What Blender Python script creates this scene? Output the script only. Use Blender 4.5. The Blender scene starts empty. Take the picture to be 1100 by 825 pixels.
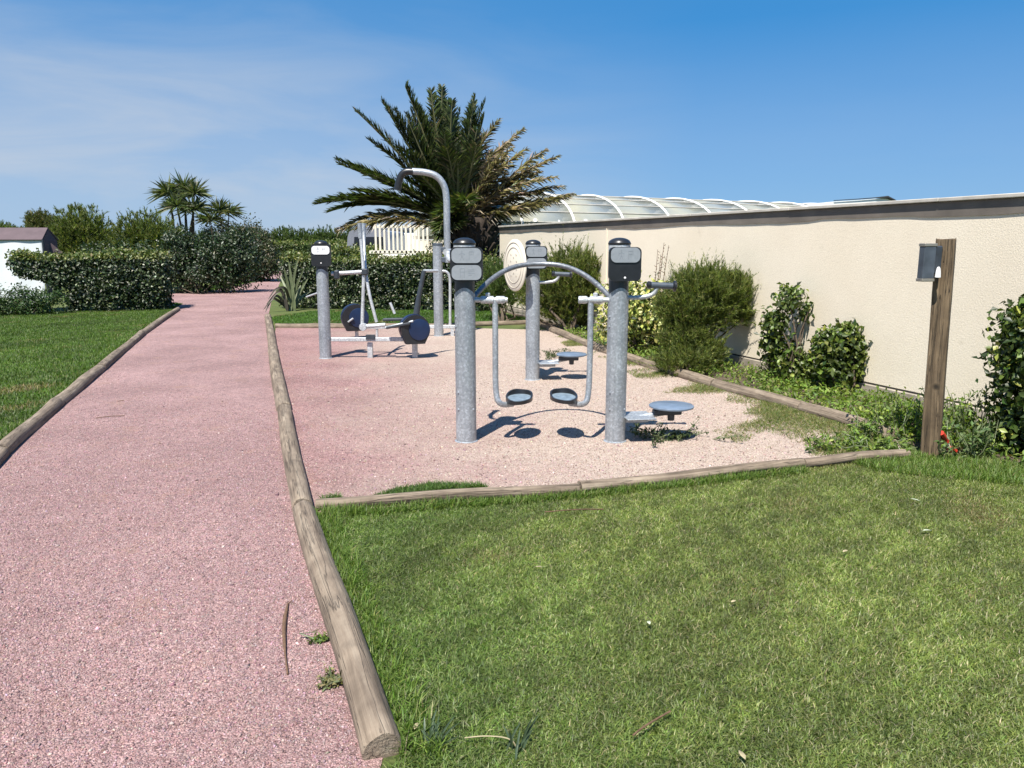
import bpy, math, random
import numpy as np
from mathutils import Vector

rng = np.random.default_rng(7)
random.seed(7)
S = bpy.context.scene
COL = S.collection

# ------------------------------------------------------------------ camera
CAM_H = 1.6
FPX = 840.0
PITCH = math.atan(150.5 / FPX)
cd = bpy.data.cameras.new("camera")
cam = bpy.data.objects.new("camera", cd)
COL.objects.link(cam)
cam.location = (0, 0, CAM_H)
cam.rotation_euler = (math.pi / 2 - PITCH, 0, 0)
cd.sensor_width = 36
cd.lens = FPX / 1100 * 36
cd.clip_start = 0.05
cd.clip_end = 2000
S.camera = cam
S.render.resolution_x = 1024
S.render.resolution_y = 768

# ------------------------------------------------------------------ sky and sun
SUN_EL = math.radians(60.5)
SUN_DIR = np.array([-0.40, -1.0])              # horizontal direction towards the sun
SUN_AZ = math.atan2(SUN_DIR[0], SUN_DIR[1])    # clockwise from +Y
w = bpy.data.worlds.new("World")
S.world = w
w.use_nodes = True
nt = w.node_tree
nt.nodes.clear()
N = nt.nodes.new
L = nt.links.new
out = N('ShaderNodeOutputWorld')
bg = N('ShaderNodeBackground')
bg.inputs['Strength'].default_value = 0.05
sky = N('ShaderNodeTexSky')
sky.sky_type = 'NISHITA'
sky.sun_disc = False
sky.sun_elevation = SUN_EL
sky.sun_rotation = SUN_AZ % (2 * math.pi)
sky.altitude = 0
sky.air_density = 1.0
sky.dust_density = 0.1
sky.ozone_density = 3.0
tc = N('ShaderNodeTexCoord')
mp = N('ShaderNodeMapping')
mp.inputs['Scale'].default_value = (1.2, 1.2, 6.0)
mp.inputs['Rotation'].default_value = (0.0, 0.12, 0.3)
n1 = N('ShaderNodeTexNoise')
n1.inputs['Scale'].default_value = 2.1
n1.inputs['Detail'].default_value = 6
n1.inputs['Roughness'].default_value = 0.55
n1.inputs['Distortion'].default_value = 0.5
cr = N('ShaderNodeValToRGB')
cr.color_ramp.elements[0].position = 0.40
cr.color_ramp.elements[0].color = (0.42, 0.42, 0.42, 1)
cr.color_ramp.elements[1].position = 0.66
sep = N('ShaderNodeSeparateXYZ')
mr = N('ShaderNodeMapRange')                   # thin cirrus thickens to the left ...
mr.inputs['From Min'].default_value = 0.22
mr.inputs['From Max'].default_value = -0.30
mr.inputs['To Min'].default_value = 0.06
mr.inputs['To Max'].default_value = 0.95
mz = N('ShaderNodeMapRange')                   # ... and low in the sky
mz.inputs['From Min'].default_value = 0.30
mz.inputs['From Max'].default_value = 0.07
mz.inputs['To Min'].default_value = 0.14
mz.inputs['To Max'].default_value = 1.0
m1 = N('ShaderNodeMath'); m1.operation = 'MULTIPLY'
m2 = N('ShaderNodeMath'); m2.operation = 'MULTIPLY'
mix = N('ShaderNodeMix'); mix.data_type = 'RGBA'
mix.inputs['B'].default_value = (6.5, 7.2, 8.2, 1)
sat = N('ShaderNodeHueSaturation')
sat.inputs['Saturation'].default_value = 1.15
L(tc.outputs['Generated'], mp.inputs['Vector'])
L(mp.outputs[0], n1.inputs['Vector'])
L(n1.outputs['Fac'], cr.inputs['Fac'])
L(tc.outputs['Generated'], sep.inputs[0])
L(sep.outputs['X'], mr.inputs['Value'])
L(sep.outputs['Z'], mz.inputs['Value'])
L(cr.outputs['Color'], m1.inputs[0]); L(mr.outputs[0], m1.inputs[1])
L(m1.outputs[0], m2.inputs[0]); L(mz.outputs[0], m2.inputs[1])
tintn = N('ShaderNodeMix'); tintn.data_type = 'RGBA'; tintn.blend_type = 'MULTIPLY'
tintn.inputs['Factor'].default_value = 1.0
tintn.inputs['B'].default_value = (0.62, 0.86, 1.12, 1)
L(sky.outputs[0], sat.inputs['Color'])
L(sat.outputs[0], tintn.inputs['A'])
flat = N('ShaderNodeMix'); flat.data_type = 'RGBA'
flat.inputs['Factor'].default_value = 0.8
grad = N('ShaderNodeValToRGB')                 # clear-air blue: paler low down, deeper overhead (colours / 10)
ge = grad.color_ramp.elements
ge[0].position = 0.0; ge[0].color = (.290, .560, .940, 1)
ge[1].position = 1.0; ge[1].color = (.040, .230, .600, 1)
for p_, c_ in ((.125, (.215, .480, .880)), (.25, (.055, .345, .800)), (.5, (.040, .270, .690))):
    e_ = ge.new(p_); e_.color = (*c_, 1)
up10 = N('ShaderNodeMix'); up10.data_type = 'RGBA'; up10.blend_type = 'MULTIPLY'
up10.inputs['Factor'].default_value = 1.0
up10.inputs['B'].default_value = (10, 10, 10, 1)
L(sep.outputs['Z'], grad.inputs['Fac'])
L(grad.outputs['Color'], up10.inputs['A'])
L(up10.outputs['Result'], flat.inputs['B'])
L(tintn.outputs['Result'], flat.inputs['A'])
L(flat.outputs['Result'], mix.inputs['A'])
L(m2.outputs[0], mix.inputs['Factor'])
L(mix.outputs['Result'], bg.inputs['Color'])
L(bg.outputs[0], out.inputs[0])

sd = bpy.data.lights.new("sun", 'SUN')
sd.energy = 5.0
sd.angle = math.radians(0.53)
sd.color = (1.0, 0.95, 0.87)
sun = bpy.data.objects.new("sun", sd)
COL.objects.link(sun)
_d = SUN_DIR / np.linalg.norm(SUN_DIR) * math.cos(SUN_EL)
sun.rotation_euler = Vector((_d[0], _d[1], math.sin(SUN_EL))).to_track_quat('Z', 'Y').to_euler()
sun.location = (0, 0, 30)
S.view_settings.view_transform = 'Standard'
S.view_settings.look = 'None'
S.view_settings.gamma = 1
S.view_settings.use_curve_mapping = False
S.view_settings.exposure = 0.82

# ------------------------------------------------------------------ helpers
_c, _s = math.cos(PITCH), math.sin(PITCH)


def ray(px, py):
    a = (px - 550) / FPX
    b = (412.5 - py) / FPX
    return np.array([a, _c + b * _s, -_s + b * _c])


def P(px, py, z=0.0):
    """measured spot on the photograph -> place on the level z"""
    r = ray(px, py)
    t = (z - CAM_H) / r[2]
    return np.array([r[0] * t, r[1] * t, z])


def D(px, py, y):
    """measured spot on the photograph -> place at the distance y"""
    r = ray(px, py)
    t = y / r[1]
    return np.array([r[0] * t, y, CAM_H + r[2] * t])


def nrm(v):
    v = np.asarray(v, float)
    return v / (np.linalg.norm(v) + 1e-12)


class MB:
    def __init__(self):
        self.v, self.f, self.m, self.n = [], [], [], 0

    def add(self, verts, faces, mi=0):
        verts = np.asarray(verts, float)
        self.v.append(verts)
        for f in faces:
            self.f.append([i + self.n for i in f])
            self.m.append(mi)
        self.n += len(verts)
        return self

    def box(self, c, size, ax=None, mi=0, bev=0.0):
        """box with axes ax (3 unit vectors) and chamfered edges"""
        ax = np.eye(3) if ax is None else np.asarray(ax, float)
        h = np.asarray(size, float) / 2
        b = min(bev, h.min() * 0.9)
        pts = []
        idx = {}
        if b <= 0:
            for sx in (-1, 1):
                for sy in (-1, 1):
                    for sz in (-1, 1):
                        pts.append(np.array([sx, sy, sz]) * h)
            fs = [(0, 1, 3, 2), (4, 6, 7, 5), (0, 4, 5, 1), (2, 3, 7, 6), (0, 2, 6, 4), (1, 5, 7, 3)]
        else:
            for sx in (-1, 1):
                for sy in (-1, 1):
                    for sz in (-1, 1):
                        s = np.array([sx, sy, sz])
                        for k in range(3):
                            q = s * (h - b)
                            q[k] = s[k] * h[k]
                            idx[(sx, sy, sz, k)] = len(pts)
                            pts.append(q)
            fs = []
            for k in range(3):
                i, j = [a for a in range(3) if a != k]
                for sk in (-1, 1):
                    loop = []
                    for si, sj in ((-1, -1), (1, -1), (1, 1), (-1, 1)):
                        s = [0, 0, 0]; s[k] = sk; s[i] = si; s[j] = sj
                        loop.append(idx[(*s, k)])
                    fs.append(tuple(loop))
                for si in (-1, 1):
                    for sj in (-1, 1):
                        s0 = [0, 0, 0]; s0[i] = si; s0[j] = sj; s0[k] = -1
                        s1 = list(s0); s1[k] = 1
                        fs.append((idx[(*s0, i)], idx[(*s1, i)], idx[(*s1, j)], idx[(*s0, j)]))
            for sx in (-1, 1):
                for sy in (-1, 1):
                    for sz in (-1, 1):
                        fs.append(tuple(idx[(sx, sy, sz, k)] for k in range(3)))
        pts = np.array(pts) @ ax + np.asarray(c, float)
        return self.add(pts, fs, mi)

    def tube(self, path, rad, seg=14, mi=0, cap=True):
        path = [np.asarray(p, float) for p in path]
        n = len(path)
        rad = [rad] * n if np.isscalar(rad) else list(rad)
        t0 = nrm(path[1] - path[0])
        up = np.array([0, 0, 1.0]) if abs(t0[2]) < 0.9 else np.array([1.0, 0, 0])
        u = nrm(np.cross(up, t0))
        vs, fs = [], []
        for i in range(n):
            t = nrm(path[min(i + 1, n - 1)] - path[max(i - 1, 0)])
            u = nrm(u - t * np.dot(u, t))
            vv = np.cross(t, u)
            for k in range(seg):
                a = 2 * math.pi * k / seg
                vs.append(path[i] + rad[i] * (math.cos(a) * u + math.sin(a) * vv))
        for i in range(n - 1):
            for k in range(seg):
                a, b = i * seg + k, i * seg + (k + 1) % seg
                fs.append((a, b, b + seg, a + seg))
        if cap:
            fs.append(tuple(range(seg))[::-1])
            fs.append(tuple(range((n - 1) * seg, n * seg)))
        return self.add(vs, fs, mi)

    def lathe(self, c, prof, seg=24, axis=None, mi=0):
        """profile of (radius, height) turned about an axis through c"""
        a = nrm([0, 0, 1] if axis is None else axis)
        up = np.array([1.0, 0, 0]) if abs(a[0]) < 0.9 else np.array([0, 1.0, 0])
        u = nrm(np.cross(up, a)); v = np.cross(a, u)
        vs, fs = [], []
        for r, h in prof:
            for k in range(seg):
                t = 2 * math.pi * k / seg
                vs.append(np.asarray(c) + a * h + r * (math.cos(t) * u + math.sin(t) * v))
        for i in range(len(prof) - 1):
            for k in range(seg):
                p, q = i * seg + k, i * seg + (k + 1) % seg
                fs.append((p, q, q + seg, p + seg))
        fs.append(tuple(range(seg))[::-1])
        fs.append(tuple(range((len(prof) - 1) * seg, len(prof) * seg)))
        return self.add(vs, fs, mi)

    def plate(self, c, outline, thick, ax, mi=0):
        """flat outline (2D) extruded; ax = (right, up, normal)"""
        ax = [nrm(a) for a in ax]
        n = len(outline)
        vs = []
        for d in (-thick / 2, thick / 2):
            for x, y in outline:
                vs.append(np.asarray(c) + ax[0] * x + ax[1] * y + ax[2] * d)
        fs = [tuple(range(n))[::-1], tuple(range(n, 2 * n))]
        for k in range(n):
            j = (k + 1) % n
            fs.append((k, j, j + n, k + n))
        return self.add(vs, fs, mi)

    def build(self, name, mats, parent=None, smooth=35):
        me = bpy.data.meshes.new(name)
        v = np.concatenate(self.v)
        org = ORIGIN.get(parent.name, np.zeros(3)) if parent else self.origin if hasattr(self, 'origin') else np.zeros(3)
        me.from_pydata([tuple(x) for x in (v - org)], [], self.f)
        for m in (mats if isinstance(mats, (list, tuple)) else [mats]):
            me.materials.append(m)
        me.polygons.foreach_set('material_index', self.m)
        if smooth:
            me.polygons.foreach_set('use_smooth', [True] * len(self.f))
            me.set_sharp_from_angle(angle=math.radians(smooth))
        me.update()
        return link(name, me, parent, org)


ORIGIN = {}


def link(name, me, parent=None, org=None):
    o = bpy.data.objects.new(name, me)
    COL.objects.link(o)
    if parent:
        o.parent = parent
        ORIGIN[o.name] = ORIGIN[parent.name]
    else:
        org = np.zeros(3) if org is None else org
        o.location = org
        ORIGIN[o.name] = np.array(org)
    return o


def thing(name, loc, label, cat, group=None):
    o = bpy.data.objects.new(name, None)
    o.empty_display_size = 0.2
    COL.objects.link(o)
    o.location = loc
    ORIGIN[o.name] = np.asarray(loc, float)
    return tag(o, label, cat, group)


def tag(o, label=None, cat=None, group=None, kind=None):
    if label: o['label'] = label
    if cat: o['category'] = cat
    if group: o['group'] = group
    if kind: o['kind'] = kind
    return o


def soup(name, verts, nper, mat, parent=None, cols=None, smooth=False, quads=None):
    """many small loose faces as one mesh; verts (n, nper, 3); quads: faces inside one item"""
    verts = np.asarray(verts, np.float32)
    n = verts.shape[0]
    org = ORIGIN[parent.name] if parent else np.zeros(3)
    v = verts.reshape(-1, 3) - np.asarray(org, np.float32)
    faces = quads if quads is not None else [tuple(range(nper))]
    me = bpy.data.meshes.new(name)
    me.vertices.add(len(v))
    me.vertices.foreach_set('co', v.ravel())
    base = (np.arange(n) * nper)[:, None]
    per = np.concatenate([np.array(f) for f in faces])
    loops = (base + per[None, :]).ravel()
    sizes = np.array([len(f) for f in faces])
    tot = np.tile(sizes, n)
    start = np.concatenate([[0], np.cumsum(tot)[:-1]])
    me.loops.add(len(loops))
    me.loops.foreach_set('vertex_index', loops.astype(np.int32))
    me.polygons.add(len(tot))
    me.polygons.foreach_set('loop_start', start.astype(np.int32))
    if smooth:
        me.polygons.foreach_set('use_smooth', np.ones(len(tot), bool))
    me.update(calc_edges=True)
    if cols is not None:
        a = me.attributes.new('tint', 'FLOAT_COLOR', 'POINT')
        c = np.ones((n, nper, 4), np.float32)
        c[:, :, :3] = np.asarray(cols, np.float32)[:, None, :]
        a.data.foreach_set('color', c.ravel())
    me.materials.append(mat)
    me.validate()
    return link(name, me, parent)


# ------------------------------------------------------------------ materials
def newmat(name):
    m = bpy.data.materials.new(name)
    m.use_nodes = True
    t = m.node_tree
    b = t.nodes['Principled BSDF']
    return m, t, b


def noise(t, scale, detail=4, rough=0.55, vec=None, kind='noise'):
    n = t.nodes.new('ShaderNodeTexNoise' if kind == 'noise' else 'ShaderNodeTexVoronoi')
    n.inputs['Scale'].default_value = scale
    if kind == 'noise':
        n.inputs['Detail'].default_value = detail
        n.inputs['Roughness'].default_value = rough
    if vec is not None:
        t.links.new(vec, n.inputs['Vector'])
    return n


def ramp(t, fac, stops):
    r = t.nodes.new('ShaderNodeValToRGB')
    e = r.color_ramp.elements
    while len(e) < len(stops):
        e.new(0.5)
    for i, (p, c) in enumerate(stops):
        e[i].position = p
        e[i].color = (*c, 1) if len(c) == 3 else c
    t.links.new(fac, r.inputs['Fac'])
    return r.outputs['Color']


def mixc(t, fac, a, b, mode='MIX'):
    m = t.nodes.new('ShaderNodeMix')
    m.data_type = 'RGBA'
    m.blend_type = mode
    for k, x in (('Factor', fac), ('A', a), ('B', b)):
        if hasattr(x, 'links') or hasattr(x, 'is_linked'):
            t.links.new(x, m.inputs[k])
        elif k == 'Factor':
            m.inputs[k].default_value = x
        else:
            m.inputs[k].default_value = (*x, 1)
    return m.outputs['Result']


def math_(t, op, a, b=None, clamp=False):
    m = t.nodes.new('ShaderNodeMath')
    m.operation = op
    m.use_clamp = clamp
    for i, x in enumerate((a, b)):
        if x is None: continue
        if hasattr(x, 'is_linked'): t.links.new(x, m.inputs[i])
        else: m.inputs[i].default_value = x
    return m.outputs[0]


def bump(t, b, h, strength=0.3, dist=0.01):
    n = t.nodes.new('ShaderNodeBump')
    n.inputs['Strength'].default_value = strength
    n.inputs['Distance'].default_value = dist
    t.links.new(h, n.inputs['Height'])
    t.links.new(n.outputs[0], b.inputs['Normal'])


def objvec(t, scale=(1, 1, 1)):
    c = t.nodes.new('ShaderNodeTexCoord')
    m = t.nodes.new('ShaderNodeMapping')
    m.inputs['Scale'].default_value = scale
    t.links.new(c.outputs['Object'], m.inputs['Vector'])
    return m.outputs[0]


def geovec(t):
    return t.nodes.new('ShaderNodeNewGeometry').outputs['Position']


def plain(name, col, rough=0.5, metal=0.0, var=0.12, vscale=8.0, bstr=0.0, bscale=60):
    m, t, b = newmat(name)
    v = objvec(t)
    n = noise(t, vscale, 5, vec=v)
    lo = tuple(c * (1 - var) for c in col); hi = tuple(min(1, c * (1 + var)) for c in col)
    t.links.new(ramp(t, n.outputs['Fac'], [(0.3, lo), (0.7, hi)]), b.inputs['Base Color'])
    b.inputs['Roughness'].default_value = rough
    b.inputs['Metallic'].default_value = metal
    if bstr:
        bump(t, b, noise(t, bscale, 4, vec=v).outputs['Fac'], bstr, 0.004)
    return m


def leafmat(name, rough=0.42, trans=0.3, gain=1.0):
    m, t, b = newmat(name)
    a = t.nodes.new('ShaderNodeAttribute')
    a.attribute_name = 'tint'
    col = mixc(t, 1.0, a.outputs['Color'], (gain, gain, gain), 'MULTIPLY')
    t.links.new(col, b.inputs['Base Color'])
    b.inputs['Roughness'].default_value = rough
    tr = t.nodes.new('ShaderNodeBsdfTranslucent')
    t.links.new(mixc(t, 1.0, a.outputs['Color'], (1.5, 1.7, 0.7), 'MULTIPLY'), tr.inputs['Color'])
    mx = t.nodes.new('ShaderNodeMixShader')
    mx.inputs[0].default_value = trans
    t.links.new(b.outputs[0], mx.inputs[1])
    t.links.new(tr.outputs[0], mx.inputs[2])
    t.links.new(mx.outputs[0], t.nodes['Material Output'].inputs[0])
    return m


def gravelmat(name, pinks, worn=None):
    m, t, b = newmat(name)
    v = geovec(t)
    vo = noise(t, 140, kind='voronoi', vec=v)
    sepc = t.nodes.new('ShaderNodeSeparateColor')
    t.links.new(vo.outputs['Color'], sepc.inputs[0])
    base = ramp(t, sepc.outputs[0], [(0.0, pinks[0]), (0.35, pinks[1]), (0.7, pinks[2]), (1.0, pinks[3])])
    big = noise(t, 0.9, 6, 0.6, vec=v)
    dust = ramp(t, big.outputs['Fac'], [(0.36, (0.76, 0.73, 0.72)), (0.66, (1.13, 1.12, 1.11))])
    base = mixc(t, 0.85, base, dust, 'MULTIPLY')
    mid = noise(t, 14, 4, 0.6, vec=v)
    base = mixc(t, 0.8, base, ramp(t, mid.outputs['Fac'], [(0.3, (0.78, 0.77, 0.78)), (0.7, (1.27, 1.13, 1.12))]), 'MULTIPLY')
    st = noise(t, 2.6, 5, 0.65, vec=v)
    base = mixc(t, math_(t, 'MULTIPLY', math_(t, 'SUBTRACT', st.outputs['Fac'], 0.56), 3.0, True), base, (0.33, 0.20, 0.13))
    if worn:
        sp = t.nodes.new('ShaderNodeSeparateXYZ')
        t.links.new(v, sp.inputs[0])
        # pale trodden sand right of a line parallel to the path, broken up by noise
        g = math_(t, 'ADD', sp.outputs[0], math_(t, 'MULTIPLY', sp.outputs[1], 0.21))
        wn = noise(t, 0.8, 5, 0.6, vec=v)
        g = math_(t, 'ADD', g, math_(t, 'MULTIPLY', math_(t, 'SUBTRACT', wn.outputs['Fac'], 0.5), 3.2))
        mrn = t.nodes.new('ShaderNodeMapRange')
        mrn.inputs['From Min'].default_value = -0.55
        mrn.inputs['From Max'].default_value = 1.75
        t.links.new(g, mrn.inputs['Value'])
        wcol = ramp(t, sepc.outputs[1], [(0.0, worn[0]), (0.5, worn[1]), (1.0, worn[2])])
        wcol = mixc(t, 0.7, wcol, ramp(t, mid.outputs['Fac'], [(0.3, (0.82, 0.8, 0.78)), (0.7, (1.1, 1.1, 1.1))]), 'MULTIPLY')
        base = mixc(t, mrn.outputs[0], base, wcol)
    t.links.new(base, b.inputs['Base Color'])
    b.inputs['Roughness'].default_value = 0.9
    h = math_(t, 'ADD', math_(t, 'MULTIPLY', vo.outputs['Distance'], -1.0), math_(t, 'MULTIPLY', noise(t, 55, 4, vec=v).outputs['Fac'], 1.2))
    bump(t, b, h, 0.75, 0.012)
    return m


def woodmat(name, c0, c1, c2, scale=1.0):
    """weathered timber; fibres along the object's own y/z axis given by Generated-free object space"""
    m, t, b = newmat(name)
    a = t.nodes.new('ShaderNodeAttribute'); a.attribute_name = 'grain'
    mp_ = t.nodes.new('ShaderNodeMapping')
    mp_.inputs['Scale'].default_value = (22 * scale, 22 * scale, 1.3 * scale)
    t.links.new(a.outputs['Vector'], mp_.inputs['Vector'])
    n = noise(t, 1.0, 7, 0.65, vec=mp_.outputs[0])
    n.inputs['Distortion'].default_value = 0.6
    col = ramp(t, n.outputs['Fac'], [(0.28, c0), (0.5, c1), (0.75, c2)])
    big = noise(t, 5, 5, 0.6, vec=a.outputs['Vector'])
    col = mixc(t, 0.9, col, ramp(t, big.outputs['Fac'], [(0.3, (0.62, 0.58, 0.55)), (0.65, (1.15, 1.12, 1.08))]), 'MULTIPLY')
    kn = noise(t, 1.0, kind='voronoi', vec=a.outputs['Vector'])
    kn.inputs['Scale'].default_value = 3.2
    col = mixc(t, ramp(t, kn.outputs['Distance'], [(0.05, (1, 1, 1)), (0.11, (0, 0, 0))]), col, tuple(c * 0.4 for c in c0))
    mp3 = t.nodes.new('ShaderNodeMapping')
    mp3.inputs['Scale'].default_value = (30, 30, 1.1)
    t.links.new(a.outputs['Vector'], mp3.inputs['Vector'])
    ck = noise(t, 1.0, 3, 0.5, vec=mp3.outputs[0])
    ck.inputs['Distortion'].default_value = 0.3
    crack = ramp(t, ck.outputs['Fac'], [(0.478, (0, 0, 0)), (0.492, (1, 1, 1)), (0.506, (0, 0, 0))])
    col = mixc(t, math_(t, 'MULTIPLY', crack, ramp(t, big.outputs['Fac'], [(0.52, (0, 0, 0)), (0.66, (.8, .8, .8))])), col, (0.025, 0.018, 0.012))
    st_ = noise(t, 2.2, 5, 0.7, vec=a.outputs['Vector'])
    col = mixc(t, ramp(t, st_.outputs['Fac'], [(0.55, (0, 0, 0)), (0.7, (.6, .6, .6))]), col, tuple(x * .55 for x in c1))
    t.links.new(col, b.inputs['Base Color'])
    b.inputs['Roughness'].default_value = 0.85
    mp2 = t.nodes.new('ShaderNodeMapping')
    mp2.inputs['Scale'].default_value = (60, 60, 2.0)
    t.links.new(a.outputs['Vector'], mp2.inputs['Vector'])
    n2 = noise(t, 1.0, 4, 0.6, vec=mp2.outputs[0])
    bump(t, b, math_(t, 'ADD', n2.outputs['Fac'], math_(t, 'SUBTRACT', n.outputs['Fac'], crack)), 0.9, 0.008)
    return m


def galvmat(name, col, metal=0.45, rough=0.42):
    m, t, b = newmat(name)
    v = objvec(t)
    vo = noise(t, 75, kind='voronoi', vec=v)
    sp = t.nodes.new('ShaderNodeSeparateColor'); t.links.new(vo.outputs['Color'], sp.inputs[0])
    c = ramp(t, sp.outputs[0], [(0.0, tuple(x * 0.84 for x in col)), (0.6, col), (1.0, tuple(min(1, x * 1.3) for x in col))])
    big = noise(t, 4, 5, vec=v)
    c = mixc(t, 0.9, c, ramp(t, big.outputs['Fac'], [(0.3, (0.75, 0.76, 0.78)), (0.7, (1.1, 1.1, 1.1))]), 'MULTIPLY')
    drip = t.nodes.new('ShaderNodeMapping'); drip.inputs['Scale'].default_value = (40, 40, 2.5)
    t.links.new(v, drip.inputs['Vector'])
    dn = noise(t, 1, 4, vec=drip.outputs[0])
    c = mixc(t, 0.6, c, ramp(t, dn.outputs['Fac'], [(0.35, (0.8, 0.8, 0.8)), (0.6, (1.05, 1.05, 1.05))]), 'MULTIPLY')
    t.links.new(c, b.inputs['Base Color'])
    b.inputs['Metallic'].default_value = metal
    t.links.new(math_(t, 'ADD', math_(t, 'MULTIPLY', sp.outputs[1], 0.25), rough - 0.1), b.inputs['Roughness'])
    bump(t, b, noise(t, 130, 3, vec=v).outputs['Fac'], 0.15, 0.002)
    return m


M = {}
M['galv'] = galvmat('galvanised_steel', (0.38, 0.41, 0.44))
M['galv_dark'] = galvmat('dull_dark_galvanised_steel', (0.20, 0.215, 0.235))
M['galv_light'] = galvmat('bright_galvanised_steel', (0.55, 0.57, 0.58), 0.35)
M['dark'] = plain('dark_coated_metal', (0.035, 0.042, 0.052), 0.38, 0.0, 0.25, 12)
M['black'] = plain('black_plastic', (0.016, 0.017, 0.02), 0.35, 0.0, 0.2, 20)
M['slate'] = plain('slate_grey_coating', (0.07, 0.085, 0.105), 0.4, 0.1, 0.25, 14)
M['navy'] = plain('navy_plastic', (0.008, 0.018, 0.06), 0.35, 0.0, 0.25, 6)
M['navy_disc'] = plain('blue_plastic_disc', (0.007, 0.020, 0.062), 0.4, 0.0, 0.25, 6)  # even navy of the casing's side disc
M['tile'] = plain('silver_instruction_label', (0.29, 0.315, 0.34), 0.4, 0.15, 0.08, 30)
M['tile_white'] = plain('white_instruction_label', (0.78, 0.78, 0.78), 0.4, 0.0, 0.06, 30)
M['mark'] = plain('grey_print', (0.235, 0.26, 0.285), 0.6, 0.0, 0.1, 30)
M['tread'] = plain('grey_blue_tread', (0.20, 0.26, 0.31), 0.5, 0.2, 0.3, 25, 0.4, 180)
M['disc'] = plain('blue_grey_stand_disc', (0.15, 0.20, 0.27), 0.45, 0.15, 0.25, 9, 0.3, 200)
M['groove'] = plain('worn_beige_groove', (0.46, 0.42, 0.35), 0.6, 0, .1, 9)
M['cream'] = plain('cream_plastic_wheel', (0.76, 0.70, 0.58), 0.5, 0.0, 0.05, 5)
M['white'] = plain('white_paint', (0.78, 0.78, 0.76), 0.45, 0.0, 0.06, 6)
M['offwhite'] = plain('off_white_paint', (0.74, 0.70, 0.60), 0.6, 0.0, 0.1, 6)
M['canvas'] = plain('white_canvas', (0.58, 0.61, 0.63), 0.8, 0.0, 0.05, 3)
M['purple'] = plain('mauve_brown_roof_cloth', (0.10, 0.07, 0.078), 0.8, 0.0, 0.15, 3)
M['van'] = plain('grey_van_paint', (0.24, 0.25, 0.29), 0.3, 0.2, 0.05, 2)
M['glass_dark'] = plain('dark_window_glass', (0.012, 0.014, 0.02), 0.08, 0.0, 0.1, 2)
M['plinth'] = plain('grey_concrete_plinth', (0.34, 0.30, 0.24), 0.9, 0.0, 0.3, 5, 0.5, 40)
M['coping'] = plain('pale_coping_metal', (0.46, 0.43, 0.38), 0.6, 0.0, 0.2, 4)
M['dark_band'] = plain('taupe_wall_band', (0.145, 0.125, 0.105), 0.7, 0.0, 0.25, 3)
M['bitumen'] = plain('dark_bitumen_line', (0.03, 0.027, 0.025), 0.9, 0.0, 0.2, 8)
M['bark'] = plain('shrub_bark', (0.10, 0.075, 0.052), 0.9, 0.0, 0.35, 25, 0.8, 60)
M['palm_bark'] = plain('palm_trunk_bark', (0.035, 0.025, 0.018), 0.95, 0.0, 0.5, 12, 1.0, 14)
M['red'] = plain('red_plastic', (0.55, 0.05, 0.03), 0.4, 0.0, 0.2, 20)
M['twig'] = plain('dry_twig', (0.13, 0.075, 0.042), 0.85, 0.0, 0.3, 60, 0.6, 120)
M['rubber'] = plain('tar_black_tarp', (0.02, 0.022, 0.022), 0.5, 0.0, 0.3, 6)
M['straw'] = plain('dry_straw', (0.34, 0.29, 0.17), 0.7, 0, 0.2, 40)
M['soil'] = plain('dark_soil', (0.085, 0.062, 0.042), 0.95, 0.0, 0.4, 6, 1.0, 30)
M['lens'] = plain('white_lamp_lens', (0.8, 0.8, 0.8), 0.3, 0.0, 0.03, 6)
M['lamp_frame'] = plain('brushed_lamp_frame', (0.30, 0.28, 0.24), 0.4, 0.5, 0.15, 20)
M['leaf'] = leafmat('glossy_leaf', 0.45, 0.22)
M['leaf_soft'] = leafmat('matt_leaf', 0.6, 0.32)
M['blade'] = leafmat('grass_blade', 0.55, 0.35)
M['frond'] = leafmat('palm_frond', 0.5, 0.2)
M['log'] = woodmat('weathered_log', (0.09, 0.068, 0.048), (0.225, 0.18, 0.135), (0.34, 0.29, 0.225))
M['post_wood'] = woodmat('brown_timber_post', (0.05, 0.034, 0.018), (0.15, 0.108, 0.064), (0.26, 0.195, 0.125), 1.2)
M['path'] = gravelmat('pink_gravel', [(0.175, 0.106, 0.103), (0.30, 0.198, 0.190), (0.358, 0.244, 0.234), (0.47, 0.345, 0.33)])
M['pad'] = gravelmat('pink_and_sand_gravel', [(0.15, 0.08, 0.075), (0.28, 0.165, 0.158), (0.35, 0.225, 0.212), (0.48, 0.34, 0.32)],
                     [(0.25, 0.18, 0.145), (0.475, 0.375, 0.31), (0.58, 0.49, 0.415)])


def lawnmat():
    m, t, b = newmat('lawn_ground')
    v = geovec(t)
    n = noise(t, 1.1, 7, 0.65, vec=v)
    f = noise(t, 45, 5, 0.7, vec=v)
    c = ramp(t, n.outputs['Fac'], [(0.3, (0.065, 0.10, 0.022)), (0.5, (0.095, 0.13, 0.032)), (0.7, (0.14, 0.14, 0.05))])
    c = mixc(t, 1.0, c, ramp(t, f.outputs['Fac'], [(0.3, (0.55, 0.55, 0.5)), (0.7, (1.35, 1.3, 1.2))]), 'MULTIPLY')
    t.links.new(c, b.inputs['Base Color'])
    b.inputs['Roughness'].default_value = 0.95
    bump(t, b, f.outputs['Fac'], 1.0, 0.03)
    return m


M['lawn'] = lawnmat()


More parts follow.
